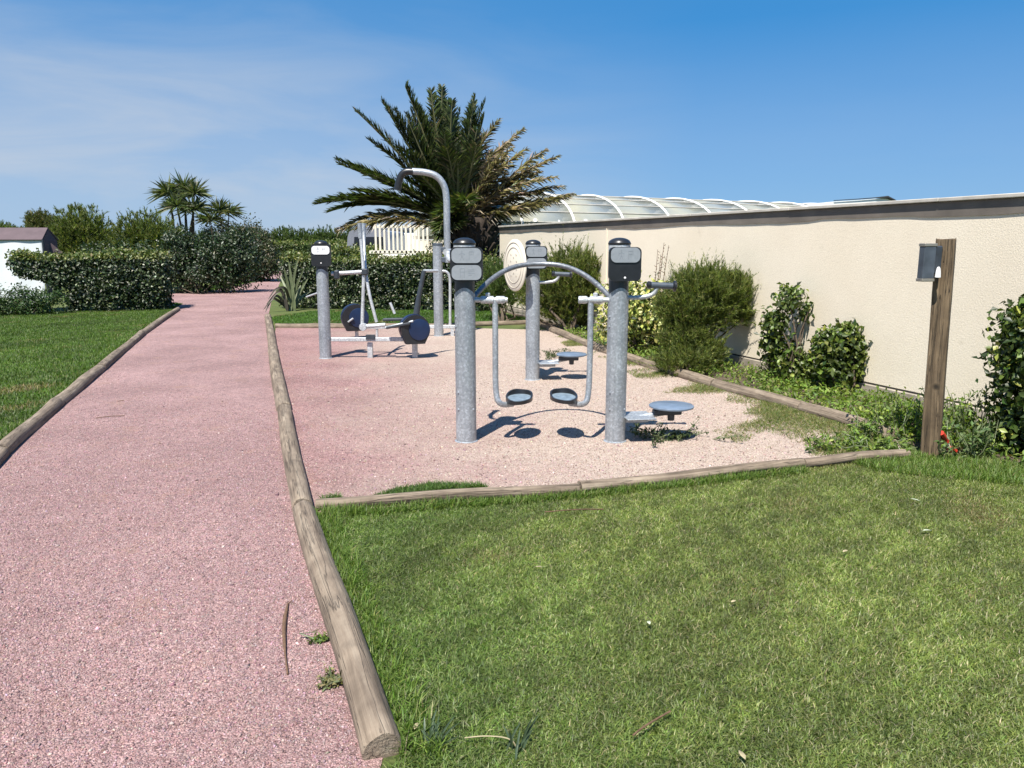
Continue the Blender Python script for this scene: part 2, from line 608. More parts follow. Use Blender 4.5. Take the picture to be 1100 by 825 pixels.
def stuccomat():
    m, t, b = newmat('cream_stucco')
    v = geovec(t)
    n = noise(t, 1.0, 6, 0.6, vec=v)
    f = noise(t, 75, 4, 0.65, vec=v)
    c = ramp(t, n.outputs['Fac'], [(0.3, (0.76, 0.67, 0.53)), (0.7, (0.82, 0.735, 0.595))])
    c = mixc(t, 0.6, c, ramp(t, f.outputs['Fac'], [(0.3, (0.84, 0.83, 0.81)), (0.62, (1.04, 1.04, 1.04))]), 'MULTIPLY')
    g = noise(t, 3.0, 4, 0.7, vec=v)                       # small grey scuffs
    c = mixc(t, math_(t, 'MULTIPLY', math_(t, 'SUBTRACT', g.outputs['Fac'], 0.66), 2.5, True), c, (0.5, 0.43, 0.33))
    t.links.new(c, b.inputs['Base Color'])
    b.inputs['Roughness'].default_value = 0.92
    bump(t, b, f.outputs['Fac'], 0.5, 0.006)
    return m


M['stucco'] = stuccomat()


def polycarb():
    m, t, b = newmat('hazy_polycarbonate')
    v = objvec(t)
    n = noise(t, 0.8, 4, 0.5, vec=v)
    c = ramp(t, n.outputs['Fac'], [(0.36, (0.30, 0.33, 0.33)), (0.55, (0.40, 0.40, 0.33)), (0.70, (0.54, 0.52, 0.39))])
    t.links.new(c, b.inputs['Base Color'])
    b.inputs['Roughness'].default_value = 0.12
    tr = t.nodes.new('ShaderNodeBsdfTransparent')
    tr.inputs[0].default_value = (0.9, 0.95, 0.95, 1)
    mx = t.nodes.new('ShaderNodeMixShader')
    mx.inputs[0].default_value = 0.28
    t.links.new(b.outputs[0], mx.inputs[1]); t.links.new(tr.outputs[0], mx.inputs[2])
    t.links.new(mx.outputs[0], t.nodes['Material Output'].inputs[0])
    return m


M['polycarb'] = polycarb()

# ------------------------------------------------------------------ setting: ground, path, gravel pad, bed


def sheet(name, pts, z, mat):
    me = bpy.data.meshes.new(name)
    me.from_pydata([(p[0], p[1], z) for p in pts], [], [tuple(range(len(pts)))])
    me.materials.append(mat)
    o = link(name, me)
    if me.polygons[0].normal.z < 0:
        me.flip_normals()
    return tag(o, kind='structure')


def inpoly(x, y, poly):
    r = np.zeros(len(x), bool)
    n = len(poly)
    for i in range(n):
        x0, y0 = poly[i][0], poly[i][1]
        x1, y1 = poly[(i + 1) % n][0], poly[(i + 1) % n][1]
        if y0 == y1:
            continue
        k = ((y0 > y) != (y1 > y)) & (x < (x1 - x0) * (y - y0) / (y1 - y0) + x0)
        r ^= k
    return r


def jag(pts, step=0.25, amp=0.04):
    """ragged open edge"""
    o = []
    for i in range(len(pts) - 1):
        a, b = np.asarray(pts[i])[:2], np.asarray(pts[i + 1])[:2]
        k = max(1, min(60, int(np.linalg.norm(b - a) / step)))
        for j in range(k):
            p = a + (b - a) * j / k
            if 0 < j:
                p = p + rng.normal(0, amp, 2)
            o.append(p)
    return o


sheet('ground', [(-400, -60), (400, -60), (400, 700), (-400, 700)], 0.0, M['lawn'])

R_LOG = [P(411, 806, .032), P(326.5, 548, .028)]
R_LOG2 = [P(324.5, 547, .024), P(305, 440, .02), P(293, 375, .02), P(288, 340, .02)]
L_LOG = [P(-90, 574, .03), P(0, 487, .03), P(60, 434, .03), P(108, 396, .03), P(152, 358.5, .03), P(191, 332, .03)]
F_LOG = [P(338, 542, .04), P(622, 524, .04), P(862, 497, .04), P(975, 486, .04)]
B_LOG = [P(962, 468, .03), P(862, 438, .03), P(768, 413, .03), P(690, 390, .03), P(632, 370, .03), P(590, 353, .03)]
K_LOG = [P(296, 350.5, .03), P(380, 351, .03), P(480, 350.5, .03), P(575, 346, .03)]

path_poly = [(-0.10, -1.0), (R_LOG[0][0], R_LOG[0][1] - 1.2), R_LOG[0][:2], R_LOG[1][:2]] + [p[:2] for p in R_LOG2] + \
            [P(292, 322)[:2], P(300, 306)[:2], P(303, 297)[:2], P(306, 291)[:2], P(287, 291)[:2], P(280, 296)[:2], P(262, 302)[:2], P(235, 308)[:2],
             P(205, 314)[:2], P(150, 317)[:2], P(158, 325)[:2], P(190, 331)[:2]] + [p[:2] for p in L_LOG[::-1][1:]] + [(-3.2, -1.0)]
sheet('path', path_poly, 0.005, M['path'])
PAD_R = [P(968, 490)[:2], P(905, 492)[:2], P(858, 490)[:2], P(846, 478)[:2], P(808, 462)[:2], P(775, 440)[:2], P(745, 420)[:2], P(705, 400)[:2],
         P(660, 385)[:2], P(622, 366)[:2], P(585, 352)[:2]]
pad_poly = [R_LOG[1][:2] + np.array([0.05, 0.02]), F_LOG[1][:2], F_LOG[2][:2]] + [F_LOG[3][:2], B_LOG[0][:2]] + [p[:2] for p in B_LOG[1:]] + [ K_LOG[2][:2], K_LOG[1][:2], K_LOG[0][:2]] + [p[:2] for p in R_LOG2[::-1][1:]]
sheet('gravel_pad', pad_poly, 0.005, M['pad'])

UW = np.array([-0.346, 0.938, 0])           # along the wall, away from the camera
VW = np.array([0.938, 0.346, 0])            # square to the wall, behind it
W0 = np.array([3.80, 8.09, 0])              # a point on the wall's face


def wall_pt(y):
    return W0 + UW * (y - W0[1]) / UW[1]


bed_poly = [p[:2] for p in B_LOG] + [wall_pt(19)[:2], wall_pt(5.0)[:2], (3.8, 5.3), (3.25, 5.95)]
sheet('flower_bed_soil', bed_poly, 0.008, M['soil'])


# ------------------------------------------------------------------ logs
def grain_attr(o, vecs):
    a = o.data.attributes.new('grain', 'FLOAT_VECTOR', 'POINT')
    a.data.foreach_set('vector', np.asarray(vecs, np.float32).ravel())


def log(p, q, r, label, group, ends=True, squash=1.0, name='border_log', cat='log'):
    p, q = np.asarray(p, float), np.asarray(q, float)
    ln = np.linalg.norm(q - p)
    t = (q - p) / ln
    side = nrm(np.cross([0, 0, 1], t)); up = np.cross(t, side)
    n = max(6, int(ln / 0.09)); seg = 20
    ph = rng.uniform(0, 6, 6)
    off = rng.uniform(0, 50)
    vs, gr, fs = [], [], []
    prof = [(0.0, 0.55), (0.0, 0.93)] + [(i / n, 1.0) for i in range(n + 1)] + [(1.0, 0.93), (1.0, 0.55)]
    for s, k in prof:
        s2 = np.clip(s, 0.006 / ln if k < 1 else 0.014 / ln, 1 - (0.006 / ln if k < 1 else 0.014 / ln))
        c = p + t * ln * s2 + side * 0.005 * math.sin(s * 5 + ph[0]) + up * 0.006 * math.sin(s * 7 + ph[1])
        rr = r * k * (1 + 0.022 * math.sin(s * ln * 2.1 + ph[2]) + 0.015 * math.sin(s * ln * 6 + ph[3]))
        for j in range(seg):
            a = 2 * math.pi * j / seg
            ra = rr * (1 + 0.03 * math.sin(3 * a + ph[4] + s * 2) + 0.02 * math.sin(5 * a + ph[5]) + rng.normal(0, 0.006))
            x, y = ra * math.cos(a), ra * math.sin(a) * squash
            if k < 0.6: x, y = x * .6, y * .6
            vs.append(c + side * x + up * y)
            gr.append((x + off, y, s * ln + (0 if k == 1 else 0)))
    for i in range(len(prof) - 1):
        for j in range(seg):
            a, b = i * seg + j, i * seg + (j + 1) % seg
            fs.append((a, a + seg, b + seg, b))
    fs.append(tuple(range(seg)))
    fs.append(tuple(range((len(prof) - 1) * seg, len(prof) * seg))[::-1])
    mb = MB(); mb.origin = np.array([p[0], p[1], 0.0])
    mb.add(vs, fs)
    o = mb.build(name, M['log'], None, 40)
    grain_attr(o, gr)
    return tag(o, label, cat, group)


G_R, G_L = 'logs edging the right of the pink path', 'logs edging the left of the pink path'
log(R_LOG[0] - [0, 0, .005], R_LOG[1], .066, 'thick weathered log with a frayed cut end in the foreground between path and front lawn', G_R)
log(R_LOG2[0], R_LOG2[1] + (R_LOG2[0] - R_LOG2[1]) * .01, .066, 'long grey log between path and gravel pad starting at the corner of the front lawn', G_R)
log(R_LOG2[1], R_LOG2[2], .075, 'middle log of the right path edge beside the pink side of the gravel pad', G_R)
log(R_LOG2[2], R_LOG2[3], .07, 'farthest log of the right path edge ending under the spiky plant', G_R)
ll = ['near log of the left path edge running out of the photo', 'second log of the left path edge, lit on top and dark beneath',
      'third log of the left path edge with a dark joint at its near end', 'fourth log of the left path edge alongside the left lawn', 'farthest log of the left path edge ending by the clipped hedge']
for i in range(5):
    log(L_LOG[i], L_LOG[i + 1], .064 if i < 4 else .06, ll[i], G_L)
G_F = 'low timbers along the front of the gravel pad'
log(F_LOG[0], F_LOG[1], .042, 'low timber between gravel pad and front lawn, touching the path edge', G_F, squash=.9)
log(F_LOG[1], F_LOG[2], .044, 'low timber in front of the two joined exercise posts, between gravel and front lawn', G_F, squash=.9)
log(F_LOG[2], F_LOG[3], .042, 'short timber half sunk in grass near the foot of the wooden lamp post', G_F, squash=.85)
G_B = 'logs edging the planted bed by the wall'
bl = ['pale near log of the bed edge leading to the wooden lamp post', 'grey log of the bed edge in front of the two round glossy shrubs',
      'log of the bed edge at the foot of the large feathery shrub', 'dark log of the bed edge under the yellow variegated shrub', 'farthest log of the bed edge behind the single exercise post']
for i in range(5):
    log(B_LOG[i], B_LOG[i + 1], .068, bl[i], G_B)
G_K = 'timbers along the back of the gravel pad'
kl = ['left timber at the back of the gravel pad beside the path', 'middle timber at the back of the gravel pad behind the blue casings', 'right timber at the back of the gravel pad below the palm']
for i in range(3):
    log(K_LOG[i], K_LOG[i + 1], .06, kl[i], G_K)


# ------------------------------------------------------------------ foliage helpers
def unit(n):
    v = rng.normal(size=(n, 3))
    return v / np.linalg.norm(v, axis=1, keepdims=True)


def rows(v):
    return v / (np.linalg.norm(v, axis=1, keepdims=True) + 1e-9)


def tints(n, cols, wts, jit=0.22):
    c = np.array(cols)[rng.choice(len(cols), n, p=np.array(wts) / sum(wts))]
    g = np.clip(rng.normal(1, jit, (n, 1)), 0.4, 1.9)
    return np.clip(c * g * rng.normal(1, 0.07, (n, 3)), 0.002, 0.95)


def leaves(pos, nor, ln, wd, cup=0.25):
    """pointed leaf of two faces folded along its midrib; 4 corners"""
    n = len(pos)
    d = rows(unit(n) + nor * 0.5)
    side = rows(np.cross(d, nor + unit(n) * 0.6))
    up = np.cross(side, d)
    l = (ln * rng.uniform(0.6, 1.25, (n, 1)))
    wv = (wd * rng.uniform(0.7, 1.2, (n, 1)))
    b = pos - d * l * 0.5
    tip = pos + d * l * 0.5
    a1 = pos + side * wv * 0.5 + up * wv * cup
    a2 = pos - side * wv * 0.5 + up * wv * cup
    return np.stack([b, a1, tip, a2], 1)


LEAFQ = [(0, 1, 2), (0, 2, 3)]


def lobes_pts(lobes, n, per=40, spread=0.10, inner=0.35):
    """clumps of leaf positions over and inside a set of ellipsoids (centre, radii)"""
    vol = np.array([np.prod(l[1]) ** (2 / 3) for l in lobes])
    k = max(1, n // per)
    which = rng.choice(len(lobes), k, p=vol / vol.sum())
    c = np.array([l[0] for l in lobes])[which]
    r = np.array([l[1] for l in lobes])[which]
    u = unit(k)
    rad = np.where(rng.random((k, 1)) < inner, rng.random((k, 1)) ** 0.5 * 0.85, rng.uniform(0.82, 1.1, (k, 1)))
    cc = c + u * r * rad
    pos = np.repeat(cc, per, 0) + rng.normal(0, spread, (k * per, 3))
    cen = np.repeat(c, per, 0)
    nor = rows((pos - cen) / np.repeat(r, per, 0) + np.array([0, 0, 0.35]))
    ok = pos[:, 2] > 0.02
    return pos[ok], nor[ok]


def stems(root, base, tips, r0, mat, name='stem', bend=0.1):
    mb = MB()
    for tip in tips:
        b0 = np.asarray(base, float) + np.append(rng.normal(0, 0.010, 2), -0.03)
        tip = np.asarray(tip, float)
        mid = (b0 + tip) / 2 + rng.normal(0, bend, 3)
        pts = [b0, b0 * .55 + mid * .45 + rng.normal(0, bend * .2, 3), mid, mid * .5 + tip * .5 + rng.normal(0, bend * .4, 3), tip]
        mb.tube(pts, [r0, r0 * .85, r0 * .65, r0 * .42, r0 * .15], 7)
    return mb.build(name, mat, root, 60)


GLOSSY = ([(0.032, 0.055, 0.010), (0.07, 0.105, 0.016), (0.135, 0.18, 0.03), (0.24, 0.27, 0.06)], [3, 4, 2.2, .7])


def broad_shrub(name, base, lobes, n, ln, wd, label, group=None, cols=GLOSSY, per=30, spread=.08, inner=.4, cat='shrub', mat='leaf', nstem=6, stem_r=.02, extra=None):
    root = thing(name, base, label, cat, group)
    pos, nor = lobes_pts(lobes, n, per, spread, inner)
    V = leaves(pos, nor, ln, wd)
    T = tints(len(V), *cols)
    if extra:
        V, T = extra(V, T, pos)
    soup('foliage', V, 4, M[mat], root, T, quads=LEAFQ)
    tips = [np.array(l[0]) + unit(1)[0] * np.array(l[1]) * .7 for l in lobes for _ in range(max(1, nstem // len(lobes)))]
    stems(root, base, tips, stem_r, M['bark'])
    return root


def feather(lobes, shoots, hairs, slen, hlen, wd, upb=0.9, gap=0.0):
    vol = np.array([np.prod(l[1]) ** (2 / 3) for l in lobes])
    which = rng.choice(len(lobes), shoots, p=vol / vol.sum())
    c = np.array([l[0] for l in lobes])[which]; r = np.array([l[1] for l in lobes])[which]
    u = unit(shoots)
    st = c + u * r * rng.uniform(0.35, 0.95, (shoots, 1))
    d = rows(u * 0.6 + np.array([0, 0, upb]) + rng.normal(0, 0.28, (shoots, 3)))
    sl = slen * rng.uniform(0.5, 1.3, (shoots, 1))
    bend = rng.normal(0, 0.22, (shoots, 3)) + np.array([0, 0, -0.12])
    t = rng.random((shoots, hairs, 1))
    pos = st[:, None] + d[:, None] * sl[:, None] * t + bend[:, None] * sl[:, None] * t ** 2
    taper = (1.15 - 0.75 * t)
    hd = d[:, None] + rng.normal(0, 0.42, (shoots, hairs, 3)) + bend[:, None] * t
    hd = hd / np.linalg.norm(hd, axis=2, keepdims=True)
    hl = hlen * rng.uniform(0.5, 1.2, (shoots, hairs, 1)) * taper
    sd_ = np.cross(hd, rng.normal(size=(shoots, hairs, 3)))
    sd_ = sd_ / (np.linalg.norm(sd_, axis=2, keepdims=True) + 1e-9)
    a = pos + sd_ * wd; b = pos - sd_ * wd; tip = pos + hd * hl
    V = np.stack([a, b, tip], 2).reshape(-1, 3, 3)
    sh = np.repeat(np.clip(rng.normal(1, 0.2, (shoots, 1)), .5, 1.6), hairs, 0)
    ok = V[:, :, 2].min(1) > 0.0
    return V[ok], sh[ok]


TAM = ([(0.045, 0.07, 0.014), (0.095, 0.13, 0.025), (0.17, 0.20, 0.042), (0.26, 0.25, 0.085)], [2, 4, 3, 1])


def feather_shrub(name, base, lobes, shoots, hairs, slen, hlen, wd, label, group=None, cols=TAM, upb=.9, cat='shrub', nstem=10, stem_r=.03, whisk=0):
    root = thing(name, base, label, cat, group)
    V, sh = feather(lobes, shoots, hairs, slen, hlen, wd, upb)
    if whisk:
        V2, sh2 = feather(lobes[:3], whisk, 26, slen * 1.7, hlen * .8, wd * .8, 1.7)
        V, sh = np.concatenate([V, V2]), np.concatenate([sh, sh2 * 1.15])
    T = tints(len(V), *cols) * sh
    soup('foliage', V, 3, M['leaf_soft'], root, T)
    tips = [np.array(l[0]) + unit(1)[0] * np.array(l[1]) * .8 for l in lobes for _ in range(max(1, nstem // len(lobes)))]
    stems(root, base, tips, stem_r, M['bark'], bend=.15)
    return root


def hedge(name, a, b, depth, h, n, ln, wd, label, cols, group=None, top_cols=None, back=1, wob=.06, per=25, spread=.06, cut=None, cat='hedge', mat='leaf', z0=0.0):
    """clipped hedge from a to b (front bottom line), going depth backwards"""
    a, b = np.append(np.asarray(a)[:2], 0), np.append(np.asarray(b)[:2], 0)
    root = thing(name, (a + b) / 2, label, cat, group)
    t = nrm(b - a); nb = np.array([-t[1], t[0], 0]) * back
    ln_ = np.linalg.norm(b - a)
    ph = rng.uniform(0, 6, 4)
    k = n // per
    fA = {'front': ln_ * h, 'top': ln_ * depth, 'ends': depth * h * 2, 'in': ln_ * h * .9}
    names = list(fA); pr = np.array([fA[q] for q in names]); pr /= pr.sum()
    wch = rng.choice(4, k, p=pr)
    s, d, z = rng.random(k), rng.random(k), rng.random(k)
    j = np.abs(rng.normal(0, .06, k))
    d = np.where(wch == 0, j / depth, d)
    z = np.where(wch == 1, 1 - j / h, z)
    s = np.where(wch == 2, np.where(rng.random(k) < .5, j / ln_, 1 - j / ln_), s)
    rndc = 0.10
    hh = h * (1 + wob * np.sin(s * 7 + ph[0]) * .5 + wob * .4 * np.sin(s * 19 + ph[1]))
    dd = d * depth + .05 * np.sin(s * ln_ * 3 + ph[2]) + .05 * np.sin(z * 6 + ph[3])
    # soften the clipped corners
    edge = np.clip((z - (1 - rndc)) / rndc, 0, 1) * np.clip(1 - dd / .18, 0, 1)
    dd = dd + edge * .12
    cpos = a + t * (s * ln_)[:, None] + nb * dd[:, None]
    cpos[:, 2] = z * hh
    pos = np.repeat(cpos, per, 0) + rng.normal(0, spread, (k * per, 3))
    nor = np.repeat(np.where((wch == 1)[:, None], np.array([0, 0, 1.0]), -nb + np.array([0, 0, .45])), per, 0)
    zz = np.repeat(z, per)
    ok = (pos[:, 2] > 0.01)
    if cut is not None:
        ok &= ~cut(pos)
    pos, nor, zz = pos[ok], nor[ok], zz[ok]
    V = leaves(pos, rows(nor), ln, wd)
    T = tints(len(V), *cols)
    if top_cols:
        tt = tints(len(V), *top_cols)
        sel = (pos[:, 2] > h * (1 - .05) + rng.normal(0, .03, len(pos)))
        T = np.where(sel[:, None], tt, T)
    V[:, :, 2] += z0
    soup('foliage', V, 4, M[mat], root, T, quads=LEAFQ)
    mb = MB()
    for i in range(max(3, int(ln_ / .5))):
        q = a + t * ln_ * (i + .5 + rng.uniform(-.2, .2)) / max(3, int(ln_ / .5)) + nb * depth * .5
        if cut is not None and cut(np.array([q + [0, 0, .3]]))[0]: continue
        mb.tube([q + [0, 0, z0 - .02], q + [rng.normal(0, .05), rng.normal(0, .05), z0 + h * .45], q + [rng.normal(0, .12), rng.normal(0, .1), z0 + h * .85]], [.022, .016, .006], 6)
    mb.build('stem', M['bark'], root, 60)
    return root


exec_order = None
# ------------------------------------------------------------------ boundary wall
wroot = thing('boundary_wall', wall_pt(12), 'long cream rendered wall with pale coping and grey plinth behind the planted bed', 'wall')
WH = 1.985
ya, yb = 3.6, 19.2
wa, wb = wall_pt(ya), wall_pt(yb)
wl = np.linalg.norm(wb - wa)
wc = (wa + wb) / 2
AXW = np.array([UW, VW, [0, 0, 1]])
MB().box(wc + VW * .11 + np.array([0, 0, (.155 + WH) / 2]), (wl, .22, WH - .155), AXW, 0, .004).build('rendered_face', M['stucco'], wroot, 0)
MB().box(wc + VW * .115 + np.array([0, 0, .065]), (wl + .02, .27, .145), AXW, 0, .008).build('plinth', M['plinth'], wroot, 0)
MB().box(wc + VW * .118 + np.array([0, 0, .1455]), (wl - .03, .232, .017), AXW).build('damp_course', M['bitumen'], wroot, 0)
mb = MB()
nseg = 8
for i in range(nseg):
    q = wa + UW * wl * (i + .5) / nseg
    mb.box(q + VW * .125 + np.array([0, 0, WH + .021 + rng.normal(0, .002)]), (wl / nseg - .004, .34 + rng.normal(0, .004), .036), AXW, 0, .006)
mb.build('coping', M['coping'], wroot, 0)
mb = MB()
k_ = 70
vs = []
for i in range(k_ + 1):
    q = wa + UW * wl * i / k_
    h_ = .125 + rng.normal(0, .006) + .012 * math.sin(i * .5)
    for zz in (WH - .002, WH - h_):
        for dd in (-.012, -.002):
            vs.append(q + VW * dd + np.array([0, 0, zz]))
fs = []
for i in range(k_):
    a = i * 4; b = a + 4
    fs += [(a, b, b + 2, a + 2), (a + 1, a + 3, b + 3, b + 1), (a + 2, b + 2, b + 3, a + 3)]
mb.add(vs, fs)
mb.build('dark_band', M['dark_band'], wroot, 0)  # darker taupe band with a ragged lower edge below the coping
# expansion joint cover strip
q = wall_pt(13.9)
MB().box(q - VW * .004 + np.array([0, 0, 1.05]), (.03, .012, 1.70), AXW).build('joint_strip', M['stucco'], wroot, 0)

# ------------------------------------------------------------------ pool enclosure behind the wall
E0 = np.array([-0.45, 21.0, 0])
eroot = thing('pool_enclosure', E0 + VW * 5 + UW * 2.8, 'curved glazed pool roof with white ribs showing above the cream wall', 'pool enclosure')
EB, EHW = 1.86, 2.85


def arch(s, fr, hgt, inset=0.0):
    th = math.pi * fr
    p = E0 + VW * s + UW * (EHW - (EHW - inset) * math.cos(th))
    return p + np.array([0, 0, EB + (hgt - inset - .013 * s) * math.sin(th) ** 0.95])


NA = 26
sect = [(-.75, 12.4, 1.34)]
ribs_s = [-.75, .80, 2.34, 3.88, 5.41, 6.92, 8.36, 9.76, 11.1, 12.4]
mb = MB()
for i in range(len(ribs_s) - 1):
    s0, s1 = ribs_s[i] + .02, ribs_s[i + 1] - .02
    vs = [arch(s, k / NA, 1.27, .03) for s in (s0, s1) for k in range(NA + 1)]
    mb.add(vs, [(k, k + 1, NA + 2 + k, NA + 1 + k) for k in range(NA)])
gl = mb.build('glazing', M['polycarb'], eroot, 60)
so = gl.modifiers.new('thickness', 'SOLIDIFY'); so.thickness = 0.016
for s in ribs_s:
    mb = MB()
    mb.tube([arch(s, k / NA, 1.27) for k in range(NA + 1)], .036, 8)
    mb.build('rib', M['white'], eroot, 50)
for k in (2, 4, 6, 8, 10, 13, 16, 19, 22):
    mb = MB()
    mb.tube([arch(ribs_s[0], k / NA, 1.27), arch(ribs_s[-1], k / NA, 1.27)], .017, 6)
    mb.build('purlin', M['coping'], eroot, 50)
mb = MB()
for s in (-.75,):
    vs = [arch(s, k / NA, 1.27, .05) for k in range(NA + 1)]
    mb.add(vs + [arch(s, 0, 0) - [0, 0, .02], arch(s, 1, 0) - [0, 0, .02]], [tuple(range(NA + 1)) + (NA + 2, NA + 1)])
g2 = mb.build('end_gable', M['polycarb'], eroot, 0)
so = g2.modifiers.new('thickness', 'SOLIDIFY'); so.thickness = 0.016
mb = MB()
ec = E0 + VW * 5.8 + UW * EHW
mb.box(ec + np.array([0, 0, EB / 2 - .06]), (2 * EHW - .1, 13.0, EB - .14), np.array([UW, VW, [0, 0, 1]]), 0, .02)
mb.build('base_wall', M['stucco'], eroot, 0)
mb = MB()
for f in (0, 1):
    q = E0 + VW * 5.8 + UW * 2 * EHW * f
    mb.box(q + np.array([0, 0, EB - .05]), (.14, 13.3, .12), np.array([UW, VW, [0, 0, 1]]), 0, .01)
mb.build('gutter', M['coping'], eroot, 0)

# low curved white roof further right with dark edging
rroot = thing('curved_roof', D(905, 232, 27) * [1, 1, 0], 'low white curved roof with dark edging rising above the wall right of the ribbed glazing', 'roof')
c0 = D(846, 224, 26.0); c1 = D(964, 216, 26.0)
zt = [c0[2] - .05, D(870, 219, 26)[2], D(895, 216.5, 26)[2], D(920, 215, 26)[2], D(940, 213.5, 26)[2], D(953, 213, 26)[2], c1[2] - .03]
xs = [c0[0], D(870, 219, 26)[0], D(895, 216, 26)[0], D(920, 215, 26)[0], D(940, 213, 26)[0], D(953, 212, 26)[0], c1[0]]
vs, fs = [], []
for yy in (26.0, 31.0):
    for x, z in zip(xs, zt): vs.append((x + (yy - 26) * .3, yy, z + (yy - 26) * .0))
    for x, z in zip(xs, zt): vs.append((x + (yy - 26) * .3, yy, 1.7))
n7 = 7
for k in range(n7 - 1):
    fs += [(k, k + 1, 2 * n7 + k + 1, 2 * n7 + k), (k, n7 + k, n7 + k + 1, k + 1), (2 * n7 + k, 2 * n7 + k + 1, 3 * n7 + k + 1, 3 * n7 + k)]
fs += [(0, 2 * n7, 3 * n7, n7), (n7 - 1, 2 * n7 - 1, 4 * n7 - 1, 3 * n7 - 1)]
MB().add(vs, fs).build('roof_shell', M['white'], rroot, 40)
mb = MB()
mb.tube([np.array([x, 25.96, z + .03]) for x, z in zip(xs[2:6], zt[2:6])] + [D(962, 216, 25.96)], [.012, .014, .016, .05, .04], 8)
mb.build('dark_edging', M['rubber'], rroot, 50)
mb = MB()
for x, z in ((xs[0] + .3, 1.7), (xs[-1] - .3, 1.7)):
    mb.box((x, 26.6, .85), (.2, .2, 1.72), None, 0, .01)
mb.build('support_post', M['white'], rroot, 0)

# ------------------------------------------------------------------ exercise posts
PR = 0.083


def rrect(wd, ht, r, n=5):
    o = []
    for cx, cy, a0 in ((wd / 2 - r, ht / 2 - r, 0), (-wd / 2 + r, ht / 2 - r, 90), (-wd / 2 + r, -ht / 2 + r, 180), (wd / 2 - r, -ht / 2 + r, 270)):
        for k in range(n + 1):
            a = math.radians(a0 + 90 * k / n)
            o.append((cx + r * math.cos(a), cy + r * math.sin(a)))
    return o


